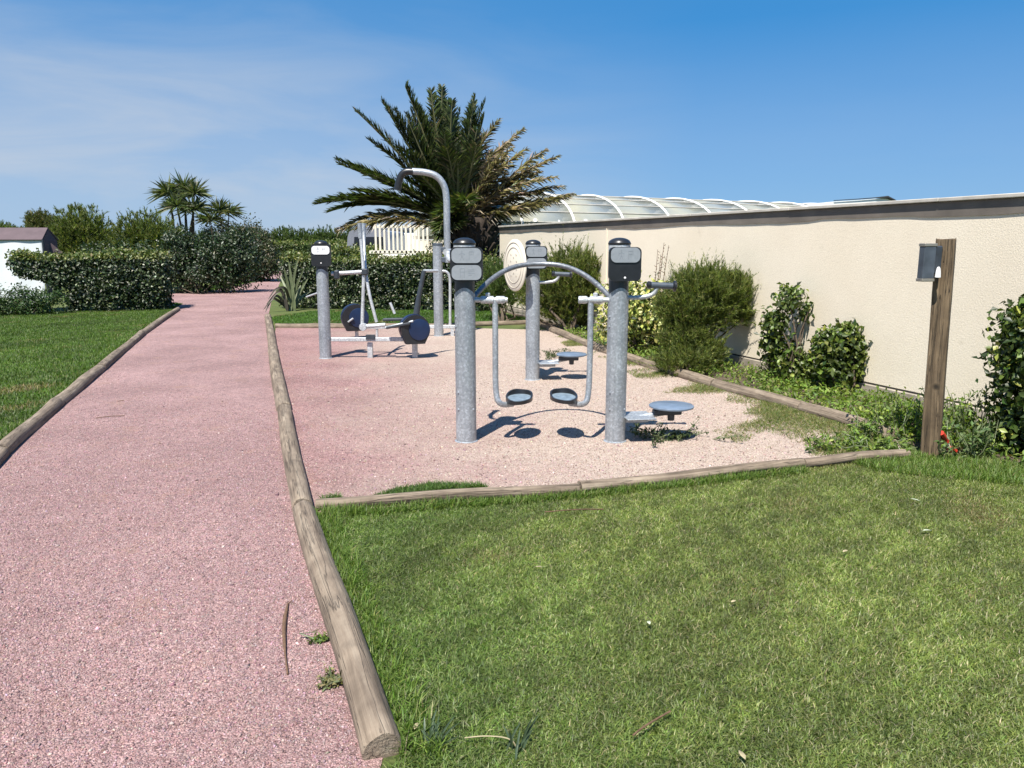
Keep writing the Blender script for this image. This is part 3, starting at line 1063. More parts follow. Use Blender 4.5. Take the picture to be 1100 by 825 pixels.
def exercise_post(root, b, face=0.0, tiles=2, wide=False, capped=True, h=1.66, lean=(0, 0)):
    """galvanised post with dark sleeve, collar, domed cap and an instruction plate; face = turn of the plate about z"""
    b = np.asarray(b, float)
    top = 1.26 if capped else h
    mb = MB()
    # pipe whose upper rim is cut higher in front
    seg = 28
    vs, fs = [], []
    rings = [(0.0, PR * 1.0), (top * .5, PR), (top, PR)]
    for i, (z, r) in enumerate(rings):
        for k in range(seg):
            a = 2 * math.pi * k / seg
            zz = z
            if i == 2 and capped: zz = z - .055 * abs(math.sin(a - face)) ** 0 * (1 - math.cos(2 * (a - face + math.pi / 2))) * .5
            vs.append(b + np.array([r * math.cos(a), r * math.sin(a), zz]))
    for i in range(2):
        for k in range(seg):
            p, q = i * seg + k, i * seg + (k + 1) % seg
            fs.append((p, q, q + seg, p + seg))
    fs.append(tuple(range(2 * seg, 3 * seg)))
    mb.add(vs, fs)
    mb.lathe(b, [(PR + .012, -.01), (PR + .012, .008), (PR + .002, .014)], 28)
    for z, a in ((.28, -2.3), (.42, -2.3), (.28, -.7), (.95, -2.6), (1.03, -2.6)):
        d = np.array([math.cos(a), math.sin(a), 0])
        mb.lathe(b + d * (PR - .004) + [0, 0, z], [(.009, 0), (.008, .010), (.004, .012)], 8, d)
    post = mb.build('post', M['galv'], root, 40)
    if not capped:
        MB().lathe(b + [0, 0, h], [(PR + .004, -.03), (PR + .004, .004), (PR - .01, .012)], 28).build('end_cap', M['slate'], post, 40)
        return post
    MB().lathe(b, [(PR - .004, 1.17), (PR - .004, 1.545), (PR - .012, 1.55)], 28).build('sleeve', M['dark'], post, 40)
    MB().lathe(b, [(PR + .003, 1.545), (PR + .003, 1.592), (PR - .006, 1.596)], 28).build('collar', M['galv_light'], post, 40)
    pr = [(PR + .006, 1.594), (PR + .008, 1.607)] + [((PR + .004) * math.cos(t), 1.607 + .042 * math.sin(t)) for t in np.linspace(.12, 1.5, 8)]
    MB().lathe(b, pr, 28).build('domed_cap', M['black'], post, 50)
    # instruction plate
    ca, sa = math.cos(face), math.sin(face)
    n = np.array([sa, -ca, 0]); r = np.array([ca, sa, 0]); u = np.array([0, 0, 1.0])
    pw, phh = (.255, .262) if not wide else (.27, .30)
    ctr = b + n * (PR + .022) + r * (.02) + u * 1.445
    MB().plate(ctr, rrect(pw, phh, .04), .034, (r, u, n)).build('instruction_plate', M['black'], root, 30)
    plate = bpy.data.objects[[o.name for o in root.children if o.name.startswith('instruction_plate')][-1]]
    tm = M['tile_white'] if wide else M['tile']
    spots = [.066, -.064] if tiles == 2 else [.07]
    for s in spots:
        tc_ = ctr + n * .0205 + u * s
        MB().plate(tc_, rrect(pw - .024, .114, .042), .009, (r, u, n)).build('label', tm, plate, 30)
        # faint pictogram of a figure and a frame
        mk = MB()
        m0 = tc_ + n * .0052
        def stroke(pts, wd=.0045):
            for (x0, y0), (x1, y1) in zip(pts[:-1], pts[1:]):
                dx, dy = x1 - x0, y1 - y0; l_ = math.hypot(dx, dy)
                ex = r * dx / l_ + u * dy / l_; ey = np.cross(n, ex)
                mk.box(m0 + r * (x0 + x1) / 2 + u * (y0 + y1) / 2, (l_, wd, .0012), (ex, ey, n))
        if s > 0:
            mk.plate(m0 + r * -.035 + u * .034, [(.007 * math.cos(t), .007 * math.sin(t)) for t in np.linspace(0, 6.28, 9)[:-1]], .0012, (r, u, n))
            stroke([(-.035, .026), (-.035, -.004), (-.048, -.036)]); stroke([(-.035, -.004), (-.02, -.034)])
            stroke([(-.056, .008), (-.035, .02), (-.012, .01)])
            stroke([(.022, -.034), (.022, .03), (.056, .03), (.056, .004)]); stroke([(.022, .008), (.05, .008)])
        else:
            stroke([(-.048, -.036), (-.048, .032), (-.016, .032), (-.016, -.036)]); stroke([(-.048, .006), (-.016, .006)])
            for yy in (.022, .008, -.006, -.02): stroke([(.014, yy), (.062 - (yy < -.01) * .02, yy)], .003)
        mk.build('pictogram', M['mark'], plate, 0)
    if tiles == 1:
        MB().lathe(ctr + n * .017 - u * .105, [(.009, 0), (.009, .004), (.005, .006)], 10, n).build('screw', M['tile_white'], plate, 40)
    return post


def arcpts(p0, p1, bulge, n=16):
    p0, p1 = np.asarray(p0, float), np.asarray(p1, float)
    return [p0 + (p1 - p0) * t + np.asarray(bulge) * (math.sin(math.pi * t)) for t in np.linspace(0, 1, n)]


def smooth(pts, it=2):
    pts = [np.asarray(p, float) for p in pts]
    for _ in range(it):
        o = [pts[0]]
        for a, b in zip(pts[:-1], pts[1:]):
            o += [a * .75 + b * .25, a * .25 + b * .75]
        o.append(pts[-1])
        pts = o
    return pts


def grip_handle(root, b, z, side=1, depth=0.0):
    """bent arm with a cross grip that ends in black stoppers"""
    b = np.asarray(b, float)
    p = [b + [side * PR * .8, depth, z - .10], b + [side * (PR + .09), depth, z - .10], b + [side * (PR + .19), depth - .005, z - .08], b + [side * (PR + .225), depth - .01, z - .01]]
    o = MB().tube(smooth(p), .018, 10).build('grip_arm', M['galv_light'], root, 50)
    a0 = b + [side * (PR + .165), depth - .01, z]; a1 = b + [side * (PR + .345), depth - .012, z - .008]
    MB().tube([a0, a1], .026, 14).build('grip', M['slate'], o, 50)
    for q, s in ((a0, -1), (a1, 1)):
        d = nrm(a1 - a0) * s
        k = .042 if s > 0 else .03
        MB().lathe(q - d * .005, [(.026, 0), (k, .010), (k, .026), (.02, .034)], 18, d).build('stopper', M['black'], o, 50)


def stand_disc(root, b, z, ang=0.0, reach=.47, plate_z=.21):
    """turning disc on a bracket off the post, with a grey step plate"""
    b = np.asarray(b, float)
    d = np.array([math.cos(ang), math.sin(ang), 0]); sdv = np.array([-math.sin(ang), math.cos(ang), 0]); u = np.array([0, 0, 1.0])
    c = b + d * reach + u * z
    MB().lathe(c, [(.165, -.014), (.182, -.006), (.183, .004), (.176, .010), (.03, .013)], 36).build('standing_disc', M['disc'], root, 40)
    MB().box(c - d * .02 - u * .045, (.20, .08, .05), (d, sdv, u), 0, .008).box(c - d * .13 - u * .05, (.05, .06, .045), (d, sdv, u), 0, .006).build('bracket', M['dark'], root, 0)
    MB().lathe(c - u * .07, [(.028, -.05), (.03, 0)], 12).build('spindle', M['dark'], root, 50)
    MB().box(b + d * (PR + .10) + u * (plate_z), (.24, .30, .012), (d, sdv, nrm(u + d * .10)), 0, .004).box(b + d * (PR + .09) + u * (plate_z - .03), (.2, .05, .045), (d, sdv, u), 0, .004).build('step_plate', M['galv'], root, 0)
    MB().tube([b + d * (PR * .8) + u * (plate_z - .03), c - d * .06 - u * .055], .022, 10).build('carrier_arm', M['galv'], root, 50)


def foot_pad(arm, c, lean=0.0, side=1):
    """oval tread with a raised dark rim that rises round the toes"""
    c = np.asarray(c, float)
    n = 28
    el = [(.098 * math.cos(t) * (1.0 + .1 * math.sin(t)), .165 * math.sin(t)) for t in np.linspace(0, 2 * math.pi, n + 1)[:-1]]
    X, Y, Z = np.array([math.cos(lean), math.sin(lean), 0]), np.array([-math.sin(lean), math.cos(lean), 0]), np.array([0, 0, 1.0])
    mb = MB()
    mb.plate(c, el, .02, (X, Y, Z))
    mb.build('foot_pad', M['tread'], arm, 30)
    vs, fs = [], []
    for i, (x, y) in enumerate(el):
        hgt = .008 + .036 * np.clip((y + .02) / .16, 0, 1) + .012 * np.clip(-side * x / .1, 0, 1)
        for k, (f, z) in enumerate(((.93, -.02), (1.10, -.02), (1.12, hgt), (.98, hgt), (.93, .006))):
            vs.append(c + X * x * f + Y * y * f + Z * z)
    for i in range(n):
        j = (i + 1) % n
        for k in range(5):
            l_ = (k + 1) % 5
            fs.append((i * 5 + k, j * 5 + k, j * 5 + l_, i * 5 + l_))
    mb = MB().add(vs, fs)
    mb.lathe(c - [0, 0, .05], [(.02, 0), (.024, .035)], 12)
    mb.build('pad_rim', M['black'], arm, 40)


# --- station with two posts, joined by an arched rail, with two swinging foot rests
PL, PRT = P(501, 474), P(660.5, 474)
A = thing('air_walker', (PL + PRT) / 2, 'exercise station of two galvanised posts joined by an arched rail with two swinging foot pads', 'fitness machine')
exercise_post(A, PL, 0.02, 2)
exercise_post(A, PRT, 0.10, 1)
zax = D(520, 322, PL[1])[2]
back = np.array([0, .50, 0])
q0 = PL + [PR * .7, .03, 1.20]; q1 = PRT + [-PR * .7, .03, 1.20]
ap = []
for t in np.linspace(0, 1, 26):
    e = abs(2 * t - 1)
    x = q0[0] + (q1[0] - q0[0]) * t
    lift = (1 - e ** 2.6)
    ap.append(np.array([x, q0[1] + .45 * (1 - e ** 2.2), 1.165 + (.262) * lift + .01 * t]))
MB().tube(ap, .021, 12).build('arched_rail', M['galv_dark'], A, 60)
for s, b in ((1, PL), (-1, PRT)):
    mb = MB()
    x1 = .34 if s > 0 else .27
    mb.tube([b + [s * PR * .7, -.01, zax], b + [s * x1, -.01, zax]], .02, 12)
    mb.lathe(b + [s * (PR + .045), -.01, zax], [(.03, 0), (.03, .10)], 16, (s, 0, 0))
    mb.lathe(b + [s * (PR + .165), -.01, zax], [(.027, 0), (.03, .01), (.03, .06), (.027, .07)], 16, (s, 0, 0))
    mb.lathe(b + [s * (PR + .10), -.01, zax + .01], [(.02, 0), (.02, .04), (.012, .046)], 10)
    mb.build('pivot_axle', M['galv_light'], A, 40)
    xr = D(532 if s > 0 else 634.5, 330, b[1])[0]
    pads = P(557.5, 428, .345) if s > 0 else P(606, 427, .35)
    pth = [np.array([xr, b[1] - .01, zax]), np.array([xr, b[1] - .012, .75]), np.array([xr + (0.0 if s > 0 else -.005), b[1] - .03, .40]),
           np.array([xr + s * .035, b[1] - .06, .315]), np.array([pads[0] - s * .05, pads[1], .30])]
    arm = MB().tube([pth[0]] + smooth(pth[1:], 3), .0235, 12).build('swing_arm', M['galv'], A, 60)
    foot_pad(arm, pads, -.18 * s, s)
grip_handle(A, PRT, D(705, 306, PRT[1])[2], 1, -.02)
ga = MB().tube(smooth([PL + [-PR * .7, .03, 1.46], PL + [-PR - .04, .05, 1.47], PL + [-PR - .055, .12, 1.50], PL + [-PR - .06, .16, 1.53]]), .02, 10).build('grip_arm', M['galv_light'], A, 50)
MB().tube([PL + [-PR - .075, .15, 1.535], PL + [-PR - .02, .36, 1.535]], .026, 12).build('grip', M['galv_light'], ga, 50)
MB().lathe(PL + [-PR - .02, .355, 1.535], [(.026, 0), (.04, .01), (.04, .026), (.02, .034)], 18, (.25, .97, 0)).build('stopper', M['black'], ga, 50)
stand_disc(A, PRT, .285, .12)

# --- single post behind with a wheel and a turning disc
PB = P(572, 408)
Bm = thing('arm_wheel_station', PB, 'single galvanised exercise post with a round cream hand wheel and low turning disc', 'fitness machine')
exercise_post(Bm, PB, 0.12, 2)
wn = nrm([-.90, -.42, 0]); wr = nrm([.42, -.90, 0])
wc_ = D(553, 285, PB[1] - .02)
mb = MB(); mb.lathe(wc_, [(.285, -.014), (.300, -.006), (.300, .006), (.285, .014), (.02, .016)], 44, wn)
for rr in (.205, .262):
    mb.tube([wc_ + wn * .0155 + wr * rr * math.cos(t) + np.array([0, 0, rr * math.sin(t)]) for t in np.linspace(0, 2 * math.pi, 41)], .0045, 6, 1, cap=False)
for k in range(12):
    t = 2 * math.pi * k / 12
    rr = (.14, .09)[k % 2]
    mb.lathe(wc_ + wn * .0145 + wr * rr * math.cos(t) + np.array([0, 0, rr * math.sin(t)]), [(.012, 0), (.012, .004)], 8, wn, 1)
mb.build('hand_wheel', [M['cream'], M['groove']], Bm, 40)
MB().tube([PB + [-PR * .6, 0, wc_[2]], wc_ - wn * .012], .024, 10).build('wheel_axle', M['galv_light'], Bm, 50)
grip_handle(Bm, PB, D(605, 294, PB[1])[2], 1, -.02)
stand_disc(Bm, PB, .30, .10)
# strut on the wheel side
MB().tube([PB + [-PR * .5, -.02, 1.16], PB + [-PR - .012, -.03, 1.22], PB + [-PR - .012, -.03, 1.40]], .012, 8).build('strut', M['galv_light'], Bm, 50)

# --- left station: elliptical trainer on post C
PC = P(350, 385)
yC = PC[1]
C = thing('elliptical_trainer', PC, 'pedal trainer on the leftmost galvanised post with a navy round casing in front', 'fitness machine')
exercise_post(C, PC, 0.0, 1, wide=True)
J = D(392, 292, yC)
MB().tube([D(356, 294, yC), J], .028, 12).build('cross_bar', M['galv_light'], C, 50)
MB().box(J, (.09, .09, .09), None, 0, .015).build('bar_joint', M['dark'], C, 0)
MB().box(D(362, 295, yC), (.07, .12, .12), None, 0, .015).build('bar_joint', M['dark'], C, 0)
mb = MB(); mb.tube(smooth([D(386.5, 240, yC + .05), D(388, 262, yC + .05), D(391, 292, yC), D(390, 318, yC), D(389, 350, yC)]), .024, 10)
lev = mb.build('lever', M['galv_light'], C, 60)
MB().tube([D(386, 239.5, yC + .05), D(387.2, 256, yC + .05)], .03, 10).build('hand_grip', M['galv'], lev, 50)
mb = MB(); mb.tube(smooth([D(390.5, 241, yC + .4), D(391, 262, yC + .35), D(392.5, 292, yC + .06), D(397, 318, yC), D(404.5, 346, yC)]), .022, 10)
lev = mb.build('lever', M['galv_light'], C, 60)
MB().tube([D(390.2, 240, yC + .4), D(391, 256, yC + .38)], .03, 10).build('hand_grip', M['galv'], lev, 50)
zr = .275
rl0, rl1 = D(356, 364, yC), D(436, 365, yC)
MB().box((rl0 + rl1) / 2, (rl1[0] - rl0[0], .06, .055), None, 0, .006).build('floor_rail', M['galv_light'], C, 0)
for px in (398, 446):
    q = P(px, 384.5)
    MB().box(q + [0, 0, .10], (.075, .06, .24), None, 0, .006).build('rail_leg', M['galv_light'], C, 0)
MB().box(D(398, 362, yC - .03), (.13, .03, .07), None, 0, .004).build('clamp', M['dark'], C, 0)


def casing(root, c, r, face_ang):
    """round navy housing with flat lower edge and a lighter side disc"""
    c = np.asarray(c, float)
    d = np.array([math.sin(face_ang), -math.cos(face_ang), 0]); rt = np.array([math.cos(face_ang), math.sin(face_ang), 0]); u = np.array([0, 0, 1.0])
    ol = []
    for t in np.linspace(-35, 215, 26):
        ol.append((r * math.cos(math.radians(t)), r * math.sin(math.radians(t))))
    ol += [(-r * .62, -r * .98), (r * .62, -r * .98)]
    o = MB().plate(c, ol, .22, (rt, u, d)).build('flywheel_casing', M['black'], root, 30)
    MB().lathe(c + d * .108 + rt * .25 * r, [(r * .74, 0), (r * .72, .014), (r * .5, .022), (.02, .022)], 30, d).build('casing_disc', M['navy_disc'], o, 40)
    MB().plate(c, [(x * 1.03, y * 1.03) for x, y in ol], .10, (rt, u, d)).build('casing_band', M['navy'], o, 30)
    return o


casing(C, D(445, 353.5, yC), .205, .32)
MB().tube([D(447, 340, yC + .1), D(450, 318, yC + .1), D(455.5, 291, yC + .15)], [.05, .034, .03], 12).build('dark_upright', M['dark'], C, 50)
MB().tube([D(455, 291, yC + .15), D(470, 291, yC + .3)], .022, 10).build('top_bar', M['galv_light'], C, 50)
MB().box(D(428, 349.5, yC - .12), (.34, .12, .035), (nrm([1, 0, .2]), (0, 1, 0), nrm([-.2, 0, 1])), 0, .008).build('pedal', M['dark'], C, 0)
MB().tube([D(414, 352, yC - .12), D(444, 345, yC - .12)], .018, 8).build('pedal_crank', M['galv'], C, 50)
MB().box(D(425, 343, yC + .2), (.36, .12, .035), (nrm([1, 0, .02]), (0, 1, 0), (0, 0, 1)), 0, .008).build('pedal', M['dark'], C, 0)
MB().tube([D(388, 351, yC), D(414, 349, yC)], .03, 10).lathe(D(389.5, 351.5, yC - .05), [(.05, 0), (.055, .02), (.055, .09), (.04, .1)], 14, (0, 1, 0)).build('pedal_link', M['galv_light'], C, 50)
MB().tube([D(419, 325, yC + .2), D(424, 337, yC + .2)], .02, 8).build('short_lever', M['galv_light'], C, 50)
MB().tube([D(329, 319, yC + .1), D(346, 313, yC)], .012, 8).build('rear_stay', M['galv_light'], C, 50)

# --- second machine: post D, curved arm, rear casing
PD = P(471.5, 361)
yD = PD[1]
Dm = thing('pull_down_station', PD, 'plain galvanised post carrying a tall hooked grey arm in front of the palm', 'fitness machine')
exercise_post(Dm, PD, 0.0, 0, capped=False, h=D(471, 262, yD)[2])
hk = [D(480.5, 282, yD), D(480.5, 262, yD), D(480, 240, yD), D(480, 215, yD), D(478, 200, yD), D(470, 189, yD), D(458, 185, yD), D(443, 184, yD)]
MB().tube([hk[0]] + smooth(hk[1:], 3), .056, 16).build('hooked_arm', M['galv'], Dm, 60)
for py_ in (268, 279):
    MB().box(D(476, py_, yD), (.14, .1, .09), None, 0, .01).build('arm_bracket', M['slate'], Dm, 0)
gk = [D(444, 184.5, yD), D(436, 184, yD), D(431, 188, yD), D(428.5, 195, yD), D(427, 204, yD)]
MB().tube(smooth(gk), .06, 12).build('black_grip', M['black'], Dm, 60)
MB().tube(smooth([D(474, 291, yD), D(480, 291.5, yD), D(483.5, 297, yD), D(483.5, 320, yD), D(483.5, 350, yD)]), .024, 10).build('side_frame', M['galv_light'], Dm, 60)
MB().box((D(440, 351, yD) + D(492, 351, yD)) / 2, (D(492, 351, yD)[0] - D(440, 351, yD)[0], .06, .06), None, 0, .006).build('floor_rail', M['galv_light'], Dm, 0)
for px in (451, 486):
    MB().box(D(px, 356.5, yD), (.06, .05, .15), None, 0, .006).build('rail_leg', M['galv_light'], Dm, 0)
# rear casing as its own machine
yE = 13.3
qE = D(381, 362, yE) * [1, 1, 0]
Em = thing('pedal_casing_unit', qE, 'dark navy round pedal casing on a thin leg behind the leftmost exercise post', 'fitness machine')
casing(Em, D(381, 341, yE), .225, .35)
MB().tube([D(383, 353, yE), D(383.5, 364, yE)], .03, 10).build('leg', M['galv_light'], Em, 50)
MB().box((D(392, 352, yE) + D(413, 351, yE)) / 2, (.36, .06, .05), None, 0, .005).tube([D(405, 351, yE), D(405, 364, yE)], .022, 8).build('floor_rail', M['galv_light'], Em, 0)
MB().tube([D(374, 346, yE - .16), D(379.5, 342, yE - .16)], .016, 8).build('pedal_spindle', M['galv_light'], Em, 50)

# ------------------------------------------------------------------ wooden lamp post
WP = P(999, 489)
wt = D(1016.5, 257, WP[1] + .02)
lp = thing('wooden_lamp_post', WP, 'leaning square brown timber post with a dark wall lamp near its top', 'lamp post')
ax_t = nrm(wt - WP)
a45 = math.radians(-34)
rx = np.array([math.cos(a45), math.sin(a45), 0]); rx = nrm(rx - ax_t * np.dot(rx, ax_t)); ry = np.cross(ax_t, rx)
n = 24; seg = 20
vs, gr, fs = [], [], []
ol = rrect(.128, .128, .014, 4)
for i in range(n + 1):
    s = i / n
    c = WP + (wt - WP) * s - np.array([0, 0, .02 * (i == 0)])
    k = 1 + .015 * math.sin(s * 9) - .03 * s
    for x, y in ol:
        f = k * (1 + rng.normal(0, .006))
        vs.append(c + rx * x * f + ry * y * f + (ax_t * rng.normal(0, .006) if i == n else 0)); gr.append((x + 3, y, s * 1.65))
m_ = len(ol)
for i in range(n):
    for k in range(m_):
        a, b = i * m_ + k, i * m_ + (k + 1) % m_
        fs.append((a, b, b + m_, a + m_))
fs.append(tuple(range(n * m_, (n + 1) * m_)))
o = MB().add(vs, fs).build('timber', M['post_wood'], lp, 40)
grain_attr(o, gr)
lc = D(995.5, 282, WP[1] - .06)
lx = nrm([.99, .10, 0]); ly = np.cross([0, 0, 1], lx)
MB().box(lc, (.092, .07, .235), (lx, ly, (0, 0, 1)), 0, .006).build('lamp_housing', M['slate'], lp, 0)
lh = [c_ for c_ in lp.children if c_.name.startswith('lamp_housing')][0]
for dz in (.126, -.126):
    MB().box(lc + [0, 0, dz], (.098, .076, .022), (lx, ly, (0, 0, 1)), 0, .003).build('lamp_end_plate', M['lamp_frame'], lh, 0)
MB().box(lc + lx * .070 - ly * .005 + np.array([0, 0, .02]), (.05, .06, .20), (lx, ly, (0, 0, 1)), 0, .008).build('lamp_bracket', M['dark'], lp, 0)
MB().lathe(lc + lx * .062 - ly * .05 + np.array([0, 0, -.075]), [(.02, -.03), (.018, 0), (.012, .035), (.006, .045)], 12).build('sensor', M['lens'], lp, 40)

# red plastic bit at the foot of the post
rp = D(1011, 465, WP[1] - .05); rq = P(1023, 487, .0)
red = thing('plastic_conduit', rq, 'short broken red plastic conduit lying against the foot of the wooden lamp post', 'conduit')
MB().tube(smooth([rp, rp * .6 + rq * .4 + [.0, 0, .015], rp * .55 + rq * .45]), .021, 10).build('upper_piece', M['red'], red, 50)
MB().tube([rp * .5 + rq * .5, rp * .32 + rq * .68], .014, 8).build('yellow_core', M['cream'], red, 50)
MB().tube([rp * .33 + rq * .67, rq + [0.01, -.01, .02]], .024, 10).build('lower_piece', M['red'], red, 50)

# ------------------------------------------------------------------ background buildings, vehicles, fence
# white tent on the left
yT = 23.5
tl = thing('canvas_tent', D(10, 312, yT) * [1, 1, 0], 'white canvas tent with mauve brown roof behind the clipped hedge at the left', 'tent')
xr_ = D(50, 300, yT)[0]; xl_ = xr_ - 4.2
z_e = D(40, 257, yT)[2]; z_r = D(40, 244.5, yT + .4)[2]
vs, fs = [], []
nx = 40
for i in range(nx + 1):
    x = xl_ + (xr_ - xl_) * i / nx
    for z in (0.0, .015, z_e * .3, z_e * .6, z_e - .02, z_e):
        vs.append((x, yT + .04 * math.sin(x * 6.5) * (1 - z / z_e * .8) - .12 * (1 - z / z_e), z))
for i in range(nx):
    for k in range(5):
        a = i * 6 + k
        fs.append((a, a + 6, a + 7, a + 1))
wl_ = MB().add(vs, fs).build('canvas_wall', M['canvas'], tl, 60)
so = wl_.modifiers.new('thickness', 'SOLIDIFY'); so.thickness = .01
rf = MB().add([(xl_, yT - .06, z_e - .01), (xr_ + .02, yT - .06, z_e - .01), (xr_ - .04, yT + .4, z_r), (xl_, yT + .4, z_r), (xr_ + .02, yT + .8, z_e), (xl_, yT + .8, z_e)],
              [(0, 1, 2, 3), (3, 2, 4, 5)]).build('roof_cloth', M['purple'], tl, 0)
so = rf.modifiers.new('thickness', 'SOLIDIFY'); so.thickness = .03
sw = MB().add([(xr_, yT + .01, 0), (xr_, yT + .75, 0), (xr_, yT + .75, z_e - .04), (xr_, yT + .01, z_e - .04), (xr_ - .04, yT + .4, z_r - .05)], [(0, 1, 2, 4, 3)]).build('side_wall', M['purple'], tl, 0)
so = sw.modifiers.new('thickness', 'SOLIDIFY'); so.thickness = .01
MB().tube([(xr_ + .03, yT - .05, 0), (xr_ + .03, yT - .05, z_e)], .03, 8).build('corner_pole', M['dark'], tl, 50)
fl = MB().add([(xr_ + .06, yT + .3, z_e - .1), (xr_ + .06, yT + .3, z_e - .55), (xr_ + .42, yT + .5, z_e - .52)], [(0, 1, 2)]).build('side_flap', M['purple'], tl, 0)
so = fl.modifiers.new('thickness', 'SOLIDIFY'); so.thickness = .01

# white terrace railing behind the hedge
yF = 24.5
f0, f1 = D(403, 278, yF), D(463, 278, yF)
tr = thing('terrace_railing', np.array([(f0[0] + f1[0]) / 2, yF, 0]), 'off white slatted terrace railing on a raised deck under the palm', 'railing')
zb, zt_ = D(430, 271.5, yF)[2], D(430, 240, yF)[2]
nsl = 13
for i in range(nsl):
    x = f0[0] + (f1[0] - f0[0]) * (i + .3) / nsl
    MB().box((x + rng.normal(0, .006), yF, (zb + zt_) / 2 - .01), (.062, .03, zt_ - zb), None, 0, .004).build('slat', M['offwhite'], tr, 0)
MB().box(((f0[0] + f1[0]) / 2 + .05, yF + .02, zb + .02), (f1[0] - f0[0] + .45, .07, .09), None, 0, .005).build('bottom_rail', M['offwhite'], tr, 0)
MB().box(((f0[0] + f1[0]) / 2 + .05, yF + .035, zt_ - .10), (f1[0] - f0[0] + .2, .035, .07), None, 0, .005).build('top_rail', M['offwhite'], tr, 0)
MB().box(((f0[0] + f1[0]) / 2 + .05, yF + 1.2, zb - .16), (f1[0] - f0[0] + .6, 2.5, .16), None, 0, .01).build('deck', M['offwhite'], tr, 0)
for x in (f0[0], f1[0]):
    for yy in (yF + .15, yF + 2.2):
        MB().box((x, yy, (zb - .24) / 2), (.1, .1, zb - .24), None, 0, .005).build('leg', M['offwhite'], tr, 0)


def van(name, x0, x1, y, ztop, mat, label, length=4.2):
    """box van seen from behind: body with tumblehome, rear window, lamps, wheels, bumper"""
    c = np.array([(x0 + x1) / 2, y, 0])
    root = thing(name, c, label, 'van')
    wd = x1 - x0
    prof = [(.5, .35), (.5, 1.1), (.46, ztop - .25), (.42, ztop - .06), (.34, ztop)]
    ol = [(-a * wd, z) for a, z in prof] + [(a * wd, z) for a, z in prof[::-1]]
    MB().plate(c + [0, length / 2, 0], ol, length, ((1, 0, 0), (0, 0, 1), (0, -1, 0))).build('body', mat, root, 30)
    MB().plate(c + [0, -.012, 0], [(-.34 * wd, 1.18), (.34 * wd, 1.18), (.31 * wd, ztop - .24), (-.31 * wd, ztop - .24)], .03, ((1, 0, 0), (0, 0, 1), (0, -1, 0))).build('rear_window', M['glass_dark'], root, 0)
    MB().box(c + [0, -.05, .45], (wd * .98, .14, .18), None, 0, .03).build('bumper', M['dark'], root, 0)
    for s in (-1, 1):
        MB().box(c + [s * wd * .45, -.01, 1.0], (.1, .04, .28), None, 0, .01).build('tail_lamp', M['red'], root, 0)
        for yy in (.8, length - .8):
            MB().lathe(c + [s * (wd / 2 - .12), yy, .31], [(.31, -.1), (.31, .1)], 20, (1, 0, 0)).build('wheel', M['black'], root, 40)
    return root


van('parked_van', D(371.5, 260, 28)[0], D(371.5, 260, 28)[0] + 1.62, 28, D(380, 247, 28)[2], M['van'], 'grey parked van with a dark rear window behind the hedges')
cv = thing('caravan', D(410, 262, 33) * [1, 1, 0], 'white caravan parked behind the grey van and the terrace railing', 'caravan')
cx0 = D(389, 255, 33)[0]
MB().box((cx0 + 1.6, 34.2, 1.15 + .1), (3.2, 2.2, 1.75), None, 0, .12).build('body', M['white'], cv, 0)
MB().box((cx0 + 1.6, 34.2, 2.24), (3.3, 2.3, .22), None, 0, .06).build('roof', M['van'], cv, 0)
MB().box((cx0 + 1.3, 33.08, 1.45), (1.0, .03, .5), None, 0, .01).build('window', M['glass_dark'], cv, 0)
for x in (1.2, 2.2):
    MB().lathe((cx0 + x, 33.3, .31), [(.31, -.1), (.31, .1)], 20, (0, 1, 0)).build('wheel', M['black'], cv, 40)

# ------------------------------------------------------------------ palm
pb = np.array([-0.95, 20.3, 0.0])
palm = thing('palm_tree', pb, 'big date palm with green fronds left and browned fronds right, behind the gravel pad', 'palm tree')
pc = np.array([D(491, 240, pb[1])[0], pb[1], D(491, 240, pb[1])[2]])
mb = MB()
rad = []
pts = []
for i in range(15):
    z = i / 14 * 2.3
    pts.append(pb + [.02 * math.sin(z * 2), 0, z - .05]); rad.append(.42 + .05 * math.sin(i * 2.4) + (.12 if z > 1.5 else 0) - (.16 if z > 2.2 else 0))
mb.tube(pts, rad, 16)
trk = mb.build('trunk', M['palm_bark'], palm, 60)
mb = MB()
for i in range(150):        # old leaf bases wrapped round the trunk
    a = i * 2.399; z = .15 + 1.95 * i / 150
    d = np.array([math.cos(a), math.sin(a), 0])
    q = pb + d * .43 + [0, 0, z]
    mb.tube([q, q + d * .10 + [0, 0, .12], q + d * (.17 + rng.uniform(0, .08)) + [0, 0, .26]], [.075, .06, .03], 5)
mb.build('leaf_base', M['palm_bark'], trk, 40)


